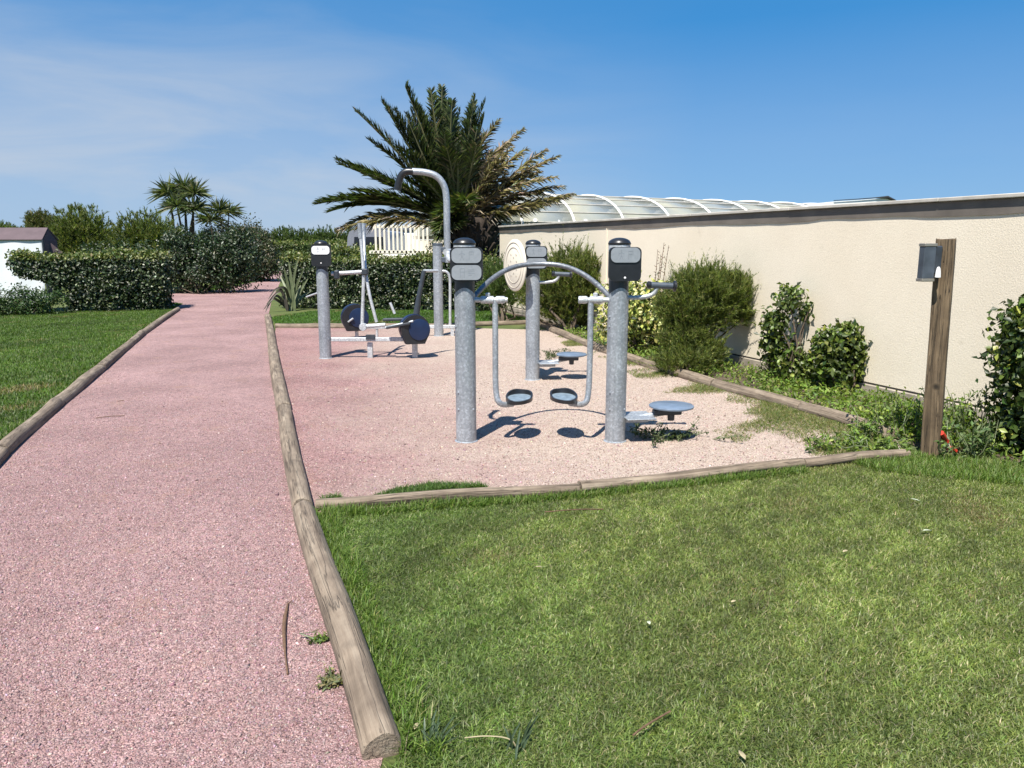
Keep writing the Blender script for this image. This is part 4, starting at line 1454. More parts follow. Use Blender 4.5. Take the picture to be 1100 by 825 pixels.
def frond(tip, arch_, brown, dry=0.0, full=1.0):
    """one frond from the crown to its tip; arch_ = how far the middle is lifted above the straight line"""
    n = 18
    tip = np.asarray(tip, float)
    d = tip - pc
    ln_ = np.linalg.norm(d)
    h = nrm(d * [1, 1, 0] + [1e-3, 0, 0])
    ctl = pc + d * .55 + np.array([0, 0, arch_ * ln_]) + np.append(rng.normal(0, .06, 2), 0) * ln_
    st = pc + nrm(d) * .12 + np.append(rng.normal(0, .05, 2), rng.normal(0, .08))
    pts = [st * (1 - t) ** 2 + ctl * 2 * t * (1 - t) + tip * t * t for t in np.linspace(0, 1, n + 1)]
    mb = MB()
    mb.tube(pts, [.045 * (1 - .9 * i / n) + .006 for i in range(n + 1)], 5)
    vs = []
    nl = int(42 * ln_ + 14)
    P_ = np.array(pts)
    for k in range(nl):
        t = .10 + .90 * (k + rng.random()) / nl
        f = t * n; i = min(int(f), n - 1)
        p = P_[i] + (P_[i + 1] - P_[i]) * (f - i)
        tg = nrm(P_[i + 1] - P_[i])
        sv = nrm(np.cross(tg, [0, 0, 1.0]) + np.array([1e-4, 0, 0]))
        upv = np.cross(sv, tg)
        ll_ = ((.36 if brown else .50) * math.sin(math.pi * min(1, .16 + .80 * t)) + .10) * rng.uniform(.8, 1.12)
        for s in (-1, 1):
            if brown and rng.random() < .12: continue
            spread = .46 if not brown else .40
            dd = nrm(sv * s * spread * rng.uniform(.7, 1.5) + tg * .72 + upv * (.30 if not brown else .02 + rng.normal(0, .25)) + rng.normal(0, .13, 3))
            sag = np.array([0, 0, -rng.uniform(.06, .28) if not brown else -rng.uniform(.1, .4)]) * ll_
            wv = nrm(np.cross(dd, upv + rng.normal(0, .3, 3))) * .018
            m_ = p + dd * ll_ * .5
            vs.append([p + wv * .4, p - wv * .4, m_ - wv + sag * .2, p + dd * ll_ + sag, m_ + wv + sag * .2])
    V = np.array(vs)
    if brown:
        T = tints(len(V), [(0.29, 0.235, 0.17), (0.18, 0.145, 0.10), (0.44, 0.37, 0.28), (0.05, 0.045, 0.025)], [3, 2, 2.6, 1.6], .25)
    else:
        T = tints(len(V), [(0.025, 0.038, 0.014), (0.045, 0.066, 0.018), (0.085, 0.115, 0.026), (0.16, 0.13, 0.075)], [3, 4, 2, dry], .25)
    fr = soup('frond', V, 5, M['frond'], palm, T)
    tt = T.mean(0)
    rc = mb.build('midrib', M['palm_rib_dry'] if brown else M['palm_rib'], fr, 60)
    return fr


M['palm_rib'] = plain('green_palm_midrib', (0.13, 0.13, 0.06), .6)
M['palm_rib_dry'] = plain('dry_palm_midrib', (0.28, 0.20, 0.125), .7)
R_ = math.radians
# (tip as seen in the photograph, lift of the arch, browned?, copies beside it)
spec = [(341, 216, .16, 0, 2), (361, 171, .05, 0, 2), (381, 118, .01, 0, 1), (396, 150, .04, 0, 1), (410, 107, .0, 0, 2), (436, 90, .02, 0, 2), (424, 118, .02, 0, 1), (447, 112, .0, 0, 1), (463, 97, .0, 0, 2), (475, 93, .02, 0, 2),
        (486, 108, .04, 0, 1), (510, 110, .10, 0, 2), (520, 124, .12, 0, 1), (536, 129, .14, 1, 1), (548, 150, .14, 1, 1), (562, 139, .17, 1, 1), (566, 160, .16, 1, 1), (586, 161, .13, 1, 1), (599, 168, .10, 1, 1), (580, 184, .14, 1, 1),
        (597, 190, .12, 1, 1), (606, 200, .08, 1, 1), (616, 208, .02, 1, 2), (590, 216, .04, 1, 1), (362, 246, .20, 1, 2), (352, 228, .16, 0, 1), (378, 204, .08, 0, 1), (399, 188, .05, 0, 1)]
for tx, ty, ar, br, cp in spec:
    for k in range(cp):
        tip = D(tx + rng.normal(0, 3 * k), ty + rng.normal(0, 3 * k) + 3 * k, pb[1] + rng.uniform(-.8, .6))
        frond(tip, ar * rng.uniform(.85, 1.2), br, dry=.5)
for i in range(26):         # shorter fronds turned towards and away from the path
    az = rng.uniform(0, 2 * math.pi)
    el = R_(rng.uniform(38, 82))
    l_ = rng.uniform(1.7, 2.5)
    br = math.cos(az) > .55 and el < R_(62)
    frond(pc + l_ * np.array([math.cos(az) * math.cos(el), math.sin(az) * math.cos(el), math.sin(el)]), rng.uniform(.04, .14), int(br), dry=1.0)
for i in range(11):         # upright young fronds closing the middle of the crown
    tip = D(rng.uniform(425, 535), rng.uniform(100, 135), pb[1] + rng.uniform(-.9, .9))
    frond(tip, rng.uniform(.0, .06), 0, dry=.4)
for i in range(10):         # fronds arching forward and back, hanging below the crown
    az = (-.5 * math.pi if i % 2 else .5 * math.pi) + rng.normal(0, .35)
    frond(pc + np.array([math.cos(az), math.sin(az), 0]) * rng.uniform(1.2, 1.9) + [0, 0, rng.uniform(-.5, .5)], rng.uniform(.2, .35), int(rng.random() < .25), dry=1.0)

# ------------------------------------------------------------------ hedges and shrubs, left and back
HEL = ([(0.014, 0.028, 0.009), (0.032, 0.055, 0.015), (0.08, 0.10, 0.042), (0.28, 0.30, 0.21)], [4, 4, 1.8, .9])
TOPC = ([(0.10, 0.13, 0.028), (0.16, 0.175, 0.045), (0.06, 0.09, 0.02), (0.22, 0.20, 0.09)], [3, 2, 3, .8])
ha, hb = P(18, 337), P(176, 333.5)
hx = ha[0]


def cutL(p):
    s = p[:, 0] - hx
    return (s < .95) & (p[:, 2] < .98 - s * .5 + .05 * np.sin(p[:, 2] * 20))


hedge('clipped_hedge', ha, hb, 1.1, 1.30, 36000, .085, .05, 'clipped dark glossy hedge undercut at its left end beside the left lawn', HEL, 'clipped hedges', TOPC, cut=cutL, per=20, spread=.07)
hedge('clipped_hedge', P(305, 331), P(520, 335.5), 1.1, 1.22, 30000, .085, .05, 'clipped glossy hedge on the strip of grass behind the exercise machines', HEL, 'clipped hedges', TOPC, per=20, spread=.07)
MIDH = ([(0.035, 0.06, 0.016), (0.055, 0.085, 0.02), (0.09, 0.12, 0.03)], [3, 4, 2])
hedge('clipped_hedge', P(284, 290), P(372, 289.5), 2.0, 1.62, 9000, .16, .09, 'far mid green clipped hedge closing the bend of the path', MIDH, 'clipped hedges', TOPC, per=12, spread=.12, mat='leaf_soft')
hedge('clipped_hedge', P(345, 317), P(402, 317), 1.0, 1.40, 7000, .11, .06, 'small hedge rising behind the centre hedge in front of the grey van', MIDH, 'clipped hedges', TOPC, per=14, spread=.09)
broad_shrub('low_shrub', P(30, 338), [(P(5, 338) + [0, 0, .22], (.9, .5, .42)), (P(42, 338) + [0, 0, .22], (.6, .45, .40)), (P(-40, 340) + [0, 0, .25], (.9, .6, .45))], 9000, .07, .035,
            'low dark green shrub under the cut away end of the left hedge', cols=([(0.02, 0.045, 0.012), (0.04, 0.08, 0.018), (0.07, 0.115, 0.03)], [3, 3, 1]), spread=.07)

# feathery shrubs left of the path
gL = 'feathery shrubs behind the left hedge'
b = D(92, 300, 28.5) * [1, 1, 0]
feather_shrub('feathery_shrub', b, [(b + [0, 0, 1.7], (1.25, 1.0, 1.25)), (b + [-.4, 0, 1.2], (1.0, .9, 1.0)), (b + [.6, -.2, 1.0], (1.0, .8, .9))], 2700, 30, .28, .17, .011,
              'tall rounded feathery shrub standing right of the white tent', gL, upb=1.2)
b = D(160, 300, 28) * [1, 1, 0]
feather_shrub('feathery_shrub', b, [(b + [0, 0, 1.55], (1.3, 1.0, 1.2)), (b + [.75, -.2, 1.2], (1.0, .8, 1.0)), (b + [-.6, -.1, 1.0], (.9, .8, 1.0))], 2700, 30, .28, .17, .011,
              'feathery green shrub in front of the tall spiky cabbage tree', gL, upb=1.1)
b = D(55, 300, 31) * [1, 1, 0]
feather_shrub('feathery_shrub', b, [(b + [0, 0, 1.5], (.9, .9, 1.25)), (b + [-.2, 0, 2.3], (.55, .5, .5))], 1200, 28, .28, .18, .012,
              'narrow olive green shrub rising behind the roof of the white tent', gL, upb=1.1, cols=([(0.07, 0.085, 0.025), (0.10, 0.11, 0.03), (0.16, 0.13, 0.06)], [2, 3, 1]))
b = D(137, 300, 26.5) * [1, 1, 0]
broad_shrub('leafy_shrub', b, [(b + [0, -.0, .75], (1.25, .8, .85)), (b + [-1.1, 0, .7], (.9, .7, .8)), (b + [.9, -.2, .85], (.7, .6, .75))], 9000, .11, .06,
            'dark leafy shrub right behind the left clipped hedge', 'dark leafy shrubs left of the path', cols=([(0.018, 0.036, 0.012), (0.035, 0.06, 0.018), (0.10, 0.12, 0.07)], [3, 3, .8]), spread=.12)
b = P(205, 317) + np.array([.1, .45, 0])
broad_shrub('leafy_shrub', b, [(b + [.1, .6, .95], (1.05, .8, 1.0)), (b + [-1.0, .8, .75], (.9, .7, .8)), (b + [.85, 1.2, 1.1], (.8, .8, .95)), (b + [-.7, .5, 1.55], (.6, .5, .55))], 15000, .11, .06,
            'silver flecked dark shrub at the fork of the path', 'dark leafy shrubs left of the path', cols=([(0.018, 0.034, 0.012), (0.03, 0.055, 0.017), (0.22, 0.24, 0.17)], [3, 3, .7]), spread=.12)
b = P(252, 304) + np.array([.1, .6, 0])
BRN = ([(0.035, 0.045, 0.018), (0.065, 0.065, 0.028), (0.14, 0.12, 0.075), (0.03, 0.05, 0.015)], [3, 3, 1.3, 2])
broad_shrub('leafy_shrub', b, [(b + [.1, 1.0, 1.15], (1.2, .95, 1.25)), (b + [-1.0, 1.1, 1.3], (.95, .9, 1.15)), (b + [.75, .7, .7], (.75, .7, .75)), (b + [-.2, 1.6, 1.8], (.8, .7, .7))], 17000, .12, .065,
            'broad brownish green shrub on the inside of the path bend below the spiky crowns', 'dark leafy shrubs left of the path', cols=BRN, spread=.14)


def sword_leaves(root, c, n, ln, wd, spread=1.0, cols=None, name='leaf_crown', down=-.35, bend=.25):
    u = unit(n)
    u[:, 2] = np.abs(u[:, 2]) * 1.0 + down * rng.random(n)
    u = rows(u * np.array([spread, spread, 1]))
    l_ = ln * rng.uniform(.7, 1.15, (n, 1))
    sdv = rows(np.cross(u, unit(n))) * wd
    sag = np.array([0, 0, -1.0]) * (l_ * bend * rng.uniform(.2, 1.4, (n, 1)))
    p0 = np.asarray(c) + u * .04
    m = p0 + u * l_ * .55 + sag * .25
    tip = p0 + u * l_ + sag
    V = np.stack([p0 + sdv * .5, p0 - sdv * .5, m - sdv, tip, m + sdv], 1)
    soup(name, V, 5, M['frond'], root, tints(n, *(cols or ([(0.06, 0.085, 0.03), (0.10, 0.125, 0.05), (0.17, 0.17, 0.09)], [3, 3, 1]))))


b = D(198, 300, 33) * [1, 1, 0]
cab = thing('cabbage_tree', b, 'tall spiky cabbage tree with several rosettes above the left shrubs', 'tree', 'spiky cabbage trees')
heads = [D(180, 208, 33), D(197, 203, 33.3), D(209, 208, 33), D(190, 222, 32.6), D(208, 225, 32.8)]
stems(cab, b, heads, .11, M['bark'], 'trunk', .08)
for h_ in heads:
    sword_leaves(cab, h_, 130, .86, .030)
b = D(240, 300, 33) * [1, 1, 0]
cab = thing('cabbage_tree', b, 'smaller spiky cabbage tree with low rosettes right of the tall one', 'tree', 'spiky cabbage trees')
heads = [D(236, 226, 33), D(246, 228, 33.2), D(226, 236, 32.8)]
stems(cab, b, heads, .09, M['bark'], 'trunk', .06)
for h_ in heads:
    sword_leaves(cab, h_, 110, .72, .028)

# far hedgerows
FH = ([(0.05, 0.085, 0.02), (0.08, 0.12, 0.028), (0.12, 0.16, 0.04)], [3, 4, 2])


def hedgerow(x0, x1, y, h, label, shoots, cols=FH, group='tall loose hedges in the distance'):
    n_ = max(2, int((x1 - x0) / 1.6))
    lob = [(np.array([x0 + (x1 - x0) * (i + .5) / n_, y + rng.normal(0, .3), h * .47]), (1.4, 1.1, h * .47 * rng.uniform(.9, 1.05))) for i in range(n_)]
    return feather_shrub('tall_hedge', ((x0 + x1) / 2, y, 0), lob, int(shoots * 2.6), 22, .34, .28, .022, label, group, cols, upb=1.5, cat='hedge', nstem=n_ * 2)


hedgerow(D(262, 250, 54)[0], D(395, 250, 54)[0], 54, 2.75, 'tall loose green hedge on the skyline beyond the bend of the path', 1500)
hedgerow(D(-60, 250, 42)[0], D(62, 250, 42)[0], 42, 2.75, 'pale green hedge on the skyline behind the white tent', 1300, ([(0.08, 0.12, 0.03), (0.12, 0.17, 0.045), (0.18, 0.22, 0.07)], [3, 4, 2]))
hedgerow(D(395, 250, 48)[0], D(545, 250, 48)[0], 48, 2.3, 'dark hedge on the skyline glimpsed behind the palm trunk', 900)
hedgerow(D(40, 250, 50)[0], D(270, 250, 50)[0], 50, 2.5, 'dark hedge on the skyline hidden behind the cabbage trees', 1300)
b = D(478, 300, 22.5) * [1, 1, 0]
broad_shrub('leafy_shrub', b, [(b + [0, 0, .8], (.7, .6, .85)), (b + [1.0, 0, .7], (.8, .6, .8)), (b + [1.9, .4, .75], (.7, .6, .8))], 7000, .10, .055,
            'dark shrub at the foot of the palm behind the centre hedge', 'dark leafy shrubs by the palm', cols=([(0.012, 0.022, 0.008), (0.03, 0.05, 0.016)], [3, 2]), spread=.1)

# spiky plant at the path edge
yb_ = P(313, 334)
yk = thing('flax_plant', yb_, 'spiky upright flax plant with a few arching blades beside the far end of the path', 'plant')


def blade(p0, pts, wd):
    pts = [np.asarray(p, float) for p in pts]
    vs, fs = [], []
    n_ = len(pts)
    for i, p in enumerate(pts):
        t = nrm(pts[min(i + 1, n_ - 1)] - pts[max(0, i - 1)])
        s = nrm(np.cross(t, [0.2, -1, .15]))
        f = wd * (1 - (i / (n_ - 1)) ** 2 * .95) * (.6 + .8 * min(1, i / 2))
        k = np.cross(s, t) * f * .35
        vs += [p + s * f + k, p, p - s * f + k]
    for i in range(n_ - 1):
        a = i * 3
        fs += [(a, a + 1, a + 4, a + 3), (a + 1, a + 2, a + 5, a + 4)]
    return vs, fs


M['flax'] = plain('grey_green_flax_blade', (0.13, 0.155, 0.075), .5, 0, .3, 5)
M['flax_dark'] = plain('dark_drying_flax_blade', (0.07, 0.06, 0.045), .5, 0, .3, 5)
mb = MB()
for tx, ty in ((305, 287), (310, 280), (320, 278), (327, 288), (316, 300), (301, 296), (331, 299), (312, 292), (323, 306), (308, 304), (335, 312)):
    tip = D(tx, ty, yb_[1] + rng.uniform(-.4, .4)); p0 = yb_ + [rng.normal(0, .06), rng.normal(0, .06), 0]
    mid = p0 * .5 + tip * .5 + np.array([(tip[0] - p0[0]) * -.12, 0, .08])
    mb.add(*blade(p0, smooth([p0, mid, tip], 2), .032))
mb.build('upright_blade', M['flax'], yk, 60)
mb = MB()
for ex, ey, tx, ty in ((297, 309, 288, 322), (299, 312, 286, 327), (295, 317, 283, 333), (292, 320, 285, 336), (302, 308, 293, 312)):
    p0 = yb_ + [-.05, rng.normal(0, .1), 0.02]
    mb.add(*blade(p0, smooth([p0, D(ex + 6, ey + 2, yb_[1] - .2), D(ex, ey, yb_[1] - .3), D(tx, ty, yb_[1] - .45)], 2), .028))
mb.build('arching_blade', M['flax_dark'], yk, 60)

# ------------------------------------------------------------------ shrubs in the bed by the wall
gB = 'feathery shrubs against the cream wall'
b = P(612, 358)
feather_shrub('feathery_shrub', b, [(b + [0.1, .3, .92], (.66, .6, .58)), (b + [-.40, .5, .72], (.55, .5, .6)), (b + [.48, .4, .95], (.42, .45, .5)), (b + [.1, .4, .35], (.6, .45, .35))], 2600, 40, .24, .11, .0055,
              'feathery shrub behind the single post with the round wheel', gB, upb=1.0, whisk=300)
b = P(540, 347)
feather_shrub('feathery_shrub', b, [(b + [0, .4, .55], (.42, .4, .52)), (b + [-.1, .8, .75], (.4, .4, .5))], 500, 40, .3, .12, .006,
              'small light green shrub below the palm beside the wheel', gB, upb=1.0, cols=([(0.05, 0.09, 0.02), (0.08, 0.125, 0.03), (0.12, 0.16, 0.04)], [2, 3, 2]))
b = P(745, 400) + np.array([.02, .15, 0])
feather_shrub('feathery_shrub', b, [(b + [.16, .2, .98], (.44, .42, .30)), (b + [-.08, .1, .78], (.40, .38, .34)), (b + [.52, .25, .92], (.30, .32, .28)), (b + [.60, .2, .66], (.16, .2, .12)), (b + [.22, .15, .70], (.36, .34, .26)), (b + [-.10, -.02, .36], (.34, .32, .28)), (b + [.10, -.1, .22], (.26, .24, .2))],
              3200, 44, .19, .085, .0038, 'largest feathery shrub, in front of the wall right of the joined exercise posts', gB, upb=.85, whisk=420)
b = P(752, 402) + np.array([-.15, -.12, 0])
feather_shrub('feathery_shrub', b, [(b + [0, 0, .14], (.28, .22, .16)), (b + [-.2, .1, .1], (.2, .2, .14))], 260, 36, .2, .085, .004, 'low feathery offshoot on the bed log under the largest feathery shrub', gB, upb=.8)

VAR = ([(0.42, 0.42, 0.13), (0.55, 0.52, 0.24), (0.09, 0.14, 0.03), (0.03, 0.06, 0.014), (0.28, 0.32, 0.07)], [3, 2, 2, 2, 2])
b = P(688, 382) + np.array([0, .1, 0])
broad_shrub('variegated_shrub', b, [(b + [0, .1, .62], (.46, .42, .50)), (b + [-.22, .25, .52], (.4, .35, .46)), (b + [.2, .1, .45], (.36, .32, .36))], 4200, .085, .05,
            'yellow and green variegated shrub behind the right exercise post', cols=VAR, spread=.07, inner=.25, per=14, stem_r=.015)
mb = MB()
b2 = b + np.array([.25, .3, 0])
tw = thing('dry_flower_stalks', b2, 'few thin dry flower stalks standing against the wall above the variegated shrub', 'plant')
for dx, dz in ((.0, 1.52), (.09, 1.62), (.16, 1.58), (.05, 1.45)):
    mb.tube([b2 + [dx * .3, 0, 0], b2 + [dx * .7, .02, dz * .6], b2 + [dx + .03, .03, dz]], [.008, .006, .003], 5)
    for k in range(10):
        z = dz * (.72 + .028 * k)
        q = b2 + [dx * .8 + .02 * k * .3, .02, z]
        mb.tube([q, q + np.append(rng.normal(0, .02, 2), .02)], [.006, .003], 4)
mb.build('stalk', M['twig'], tw, 60)

gG = 'round glossy shrubs against the cream wall'
b = P(848, 413) + np.array([.0, .1, 0])
broad_shrub('glossy_shrub', b, [(b + [-.02, .05, .94], (.17, .16, .17)), (b + [-.15, .05, .68], (.12, .14, .12)), (b + [.20, .05, .84], (.06, .07, .12)), (b + [-.06, .0, .32], (.20, .20, .16)), (b + [.13, .0, .18], (.22, .22, .17)), (b + [-.19, .05, .45], (.09, .1, .08))], 2500, .072, .044,
            'taller gappy glossy shrub with bare twigs, left of its rounder neighbour', gG, per=14, spread=.045, inner=.25, nstem=28, stem_r=.018)
b = P(903, 424) + np.array([.0, .08, 0])
broad_shrub('glossy_shrub', b, [(b + [.03, .05, .50], (.25, .22, .18)), (b + [-.12, .0, .44], (.15, .16, .14)), (b + [.19, .0, .42], (.14, .16, .14)), (b + [.04, .02, .66], (.13, .14, .09)), (b + [.0, .02, .22], (.22, .22, .18)), (b + [.2, .05, .6], (.08, .1, .08))], 4000, .072, .046,
            'round dense glossy shrub against the wall left of the wooden lamp post', gG, per=14, spread=.045, inner=.3, nstem=18, stem_r=.016)
BRT = ([(0.026, 0.045, 0.010), (0.05, 0.08, 0.014), (0.10, 0.14, 0.024), (0.32, 0.34, 0.07)], [3, 4, 2.4, 1.0])
b = P(1098, 494) + np.array([.19, .1, 0])
broad_shrub('glossy_shrub', b, [(b + [.02, .05, z_], (.33, .36, .24)) for z_ in (.2, .45, .70, .93)] + [(b + [.0, .0, 1.06], (.24, .26, .13)), (b + [.42, -.05, .70], (.42, .45, .50)), (b + [.6, -.2, .4], (.45, .5, .4))], 15500, .066, .042,
            'large dark glossy shrub cut by the right edge of the photo', gG, cols=BRT, per=18, spread=.05, inner=.35, nstem=12, stem_r=.02)

# leafy weeds
WEED = ([(0.09, 0.145, 0.024), (0.14, 0.21, 0.035), (0.21, 0.28, 0.055), (0.04, 0.07, 0.015)], [3, 4, 2.4, 1.2])


def weed(base, nst, h, spread, label, group, cols=WEED, ln=.05, wd=.022, name='leafy_weed', cat='weed', per=16, lean=.5):
    base = np.asarray(base, float) * [1, 1, 0]
    root = thing(name, base, label, cat, group)
    mb = MB(); P_ = []; N_ = []
    for k in range(nst):
        p0 = base + np.append(rng.normal(0, spread * .55, 2), .0)
        tip = p0 + np.append(rng.normal(0, spread * lean, 2), h * rng.uniform(.55, 1.1))
        mb.tube([p0, (p0 + tip) / 2 + rng.normal(0, .02, 3), tip], [.005, .004, .002], 5)
        t = rng.uniform(.12, 1.0, (per, 1))
        q = p0 + (tip - p0) * t
        u = unit(per) * np.array([1, 1, .3])
        P_.append(q + rows(u) * ln * .5); N_.append(rows(u * .4 + np.array([0, 0, 1.0])))
    V = leaves(np.concatenate(P_), np.concatenate(N_), ln, wd)
    V[:, :, 2] = np.maximum(V[:, :, 2], .012)
    soup('foliage', V, 4, M['leaf_soft'], root, tints(len(V), *cols), quads=LEAFQ)
    mb.build('stem', M['flax'], root, 60)
    return root


gW = 'leafy weeds around the wooden lamp post'
weed(P(962, 468), 34, .34, .20, 'bushy bright green weed just left of the wooden lamp post', gW)
weed(P(940, 472), 16, .18, .16, 'low green weed at the near end of the pale bed log', gW)
weed(D(1032, 470, 6.3), 40, .40, .20, 'tall leafy weed just right of the wooden lamp post against the plinth', gW)
weed(P(1048, 492), 26, .26, .16, 'paler weed between the red conduit and the dark right shrub', gW, ([(0.10, 0.15, 0.05), (0.16, 0.2, 0.09), (0.07, 0.12, 0.03)], [2, 1, 2]))
weed(P(938, 484), 30, .10, .20, 'flat green weed between the pale bed log and the sunk front timber', gW)
weed(P(905, 480), 26, .10, .22, 'flat green weed on the gravel side of the bed edge near the lamp post', gW)
weed(P(712, 472) + [0, 0, 0], 30, .09, .19, 'dark low weed growing through the gravel below the right turning disc', 'weeds in the gravel', ([(0.03, 0.055, 0.018), (0.06, 0.09, 0.03), (0.10, 0.13, 0.05)], [3, 3, 1]), ln=.045, wd=.016, lean=.7)
weed(P(352, 738), 10, .05, .035, 'tiny dry weed on the path against the foreground log', 'weeds on the path', ([(0.12, 0.13, 0.05), (0.2, 0.17, 0.08)], [1, 1]), ln=.03, wd=.010)
weed(P(344, 692), 5, .04, .025, 'tiny green weed on the path halfway along the foreground log', 'weeds on the path', ln=.03, wd=.010)
weed(P(600, 384), 20, .12, .22, 'dark tuft of weed behind the far turning disc', 'weeds in the gravel', ([(0.04, 0.06, 0.018), (0.07, 0.10, 0.03)], [3, 2]), ln=.05, wd=.015)


# ground cover in the bed
def scatter(poly, n):
    poly = np.array([np.asarray(p)[:2] for p in poly])
    lo, hi = poly.min(0), poly.max(0)
    o = []
    tot = 0
    while tot < n:
        q = rng.uniform(lo, hi, (n * 2, 2))
        q = q[inpoly(q[:, 0], q[:, 1], poly)]
        o.append(q); tot += len(q)
    return np.concatenate(o)[:n]


_ph = rng.uniform(0, 6.28, (10, 2)); _fr = rng.normal(0, 1, (10, 2))


def field(x, y, f):
    s = 0
    for k in range(10):
        s = s + np.sin(x * _fr[k, 0] * f + y * _fr[k, 1] * f + _ph[k, 0] + 1.3 * np.sin(y * f * .7 + _ph[k, 1]))
    return s / 4.0


q = scatter(bed_poly, 26000)
q = q[(q[:, 1] < 14)]
dw = (q - W0[:2]) @ VW[:2]
q = q[dw < -.18 + rng.normal(0, .08, len(q))]
keep = rng.random(len(q)) < np.clip(.65 + field(q[:, 0], q[:, 1], 2.2) * .5, .08, 1) * np.clip(1.25 - (q[:, 1] - 7) * .09, .25, 1)
q = q[keep]
zz = np.abs(rng.normal(.05, .035, len(q))) + .05 * np.clip(field(q[:, 0], q[:, 1], 3.1), 0, 1) + .012
pos = np.column_stack([q, zz])
V = leaves(pos, rows(unit(len(pos)) * .7 + np.array([0, 0, 1.0])), .055, .024)
V[:, :, 2] = np.maximum(V[:, :, 2], .012)
o = soup('ground_cover', V, 4, M['leaf_soft'], None, tints(len(V), [(0.09, 0.15, 0.02), (0.14, 0.21, 0.03), (0.20, 0.27, 0.045), (0.16, 0.16, 0.06)], [3, 4, 2, 1]), quads=LEAFQ)
tag(o, 'bright green ground cover filling the bed along the wall', 'ground cover', kind='stuff')


# ------------------------------------------------------------------ grass
def grass(name, xy, h, wd, cols, label, lean=.55, z0=0.0, patch=True):
    n = len(xy)
    p = np.column_stack([xy, np.full(n, z0)])
    a = rng.uniform(0, 2 * math.pi, n)
    cl = field(xy[:, 0], xy[:, 1], 1.5) * 1.5
    ln_ = np.abs(rng.normal(lean, .28, n))
    d = np.column_stack([np.cos(a) * ln_, np.sin(a) * ln_, np.ones(n)])
    d = rows(d)
    f2 = field(xy[:, 0], xy[:, 1], 5.0)
    hh = (h * rng.uniform(.45, 1.2, n) * (1 + .22 * f2))[:, None]
    s = np.column_stack([-np.sin(a + rng.normal(0, .8, n)), np.cos(a), np.zeros(n)])
    wv = s * (wd * rng.uniform(.6, 1.3, n))[:, None]
    m = p + d * hh * .55
    tip = p + d * hh + np.column_stack([np.cos(a), np.sin(a), -np.full(n, .5)]) * hh * ln_[:, None] * .35
    tip[:, 2] = np.maximum(tip[:, 2], z0 + .004)
    V = np.stack([p - wv, p + wv, m + wv * .8, tip, m - wv * .8], 1)
    T = tints(n, *cols, .25)
    if patch:
        lush = np.clip((.9 - xy[:, 0] + .5 * cl) / 1.6, 0, 1)[:, None]
        T = T * (1 - lush * np.array([[.24, .10, .24]]))
        pt = np.clip(field(xy[:, 0], xy[:, 1], 2.3) * .5 + field(xy[:, 0] + 9, xy[:, 1], 6.0) * .35, -1, 1)[:, None]
        T = T * (1 + .30 * pt) * (1 + .22 * np.clip(field(xy[:, 0] - 5, xy[:, 1] + 3, 17.0), -1, 1)[:, None])
        dry = np.clip(field(xy[:, 0] + 3.7, xy[:, 1] - 2, 3.3) - .70, 0, 1)[:, None]
        mk = rng.random((n, 1)) < dry * 0.9
        T = np.where(mk, tints(n, [(0.21, 0.185, 0.075), (0.16, 0.125, 0.06)], [2, 1]), T)
    o = soup(name, V, 5, M['blade'], None, T, quads=[(0, 1, 2, 4), (4, 2, 3)])
    return tag(o, label, 'grass', kind='stuff')


GR = ([(0.126, 0.168, 0.034), (0.165, 0.21, 0.046), (0.21, 0.245, 0.070), (0.35, 0.32, 0.18), (0.068, 0.098, 0.019)], [3, 4, 2.6, 1.4, 1.8])
lawn_poly = [(R_LOG[0][0] - .12, 1.2), (R_LOG[0][0] + .02, R_LOG[0][1] - .05), (R_LOG[0][0] + .07, R_LOG[0][1]), (R_LOG[1][0] + .07, R_LOG[1][1] - .02), (F_LOG[1][0], F_LOG[1][1] - .045), (F_LOG[2][0], F_LOG[2][1] - .045), (F_LOG[3][0], F_LOG[3][1] - .04),
             (3.3, 5.95), (3.9, 5.45), (4.9, 5.0), (6.2, 1.5), (6.2, 0.3), (-.2, 0.3)]
q = scatter(lawn_poly, 1150000)
dist = np.hypot(q[:, 0], q[:, 1])
inside = (np.abs(q[:, 0]) < .70 * q[:, 1] + .4) & (q[:, 1] > 1.9)
vis = inside | (rng.random(len(q)) < .45)
q = q[vis]; dist = dist[vis]
q = q[rng.random(len(q)) < np.clip(1.15 - .10 * (dist - 2), .45, 1)]
grass('lawn_grass', q, .029, .0018, GR, 'short mown grass of the front lawn', lean=.85)
# longer grass at edges of the lawn
e1 = [(R_LOG[0][0] + .06, R_LOG[0][1]), (R_LOG[1][0] + .06, R_LOG[1][1] - .03), (R_LOG[1][0] + .22, R_LOG[1][1] - .08), (R_LOG[0][0] + .20, R_LOG[0][1])]
e2 = [(2.5, 5.55), (3.2, 5.88), (3.9, 5.4), (4.6, 4.9), (4.6, 4.2), (3.4, 5.0), (2.6, 5.35)]
e3 = [F_LOG[0][:2] + [.05, -.06], F_LOG[1][:2] + [0, -.05], F_LOG[2][:2] + [0, -.05], F_LOG[2][:2] + [0, -.15], F_LOG[1][:2] + [0, -.13], F_LOG[0][:2] + [.1, -.16]]
q = np.concatenate([scatter(e1, 6000), scatter(e2, 22000), scatter(e3, 7000)])
grass('edge_grass', q, .062, .0024, ([(0.085, 0.145, 0.02), (0.12, 0.19, 0.03), (0.17, 0.235, 0.05), (0.26, 0.24, 0.11)], [3, 3, 1.5, .5]), 'longer grass left along the timber edges of the front lawn', patch=False)
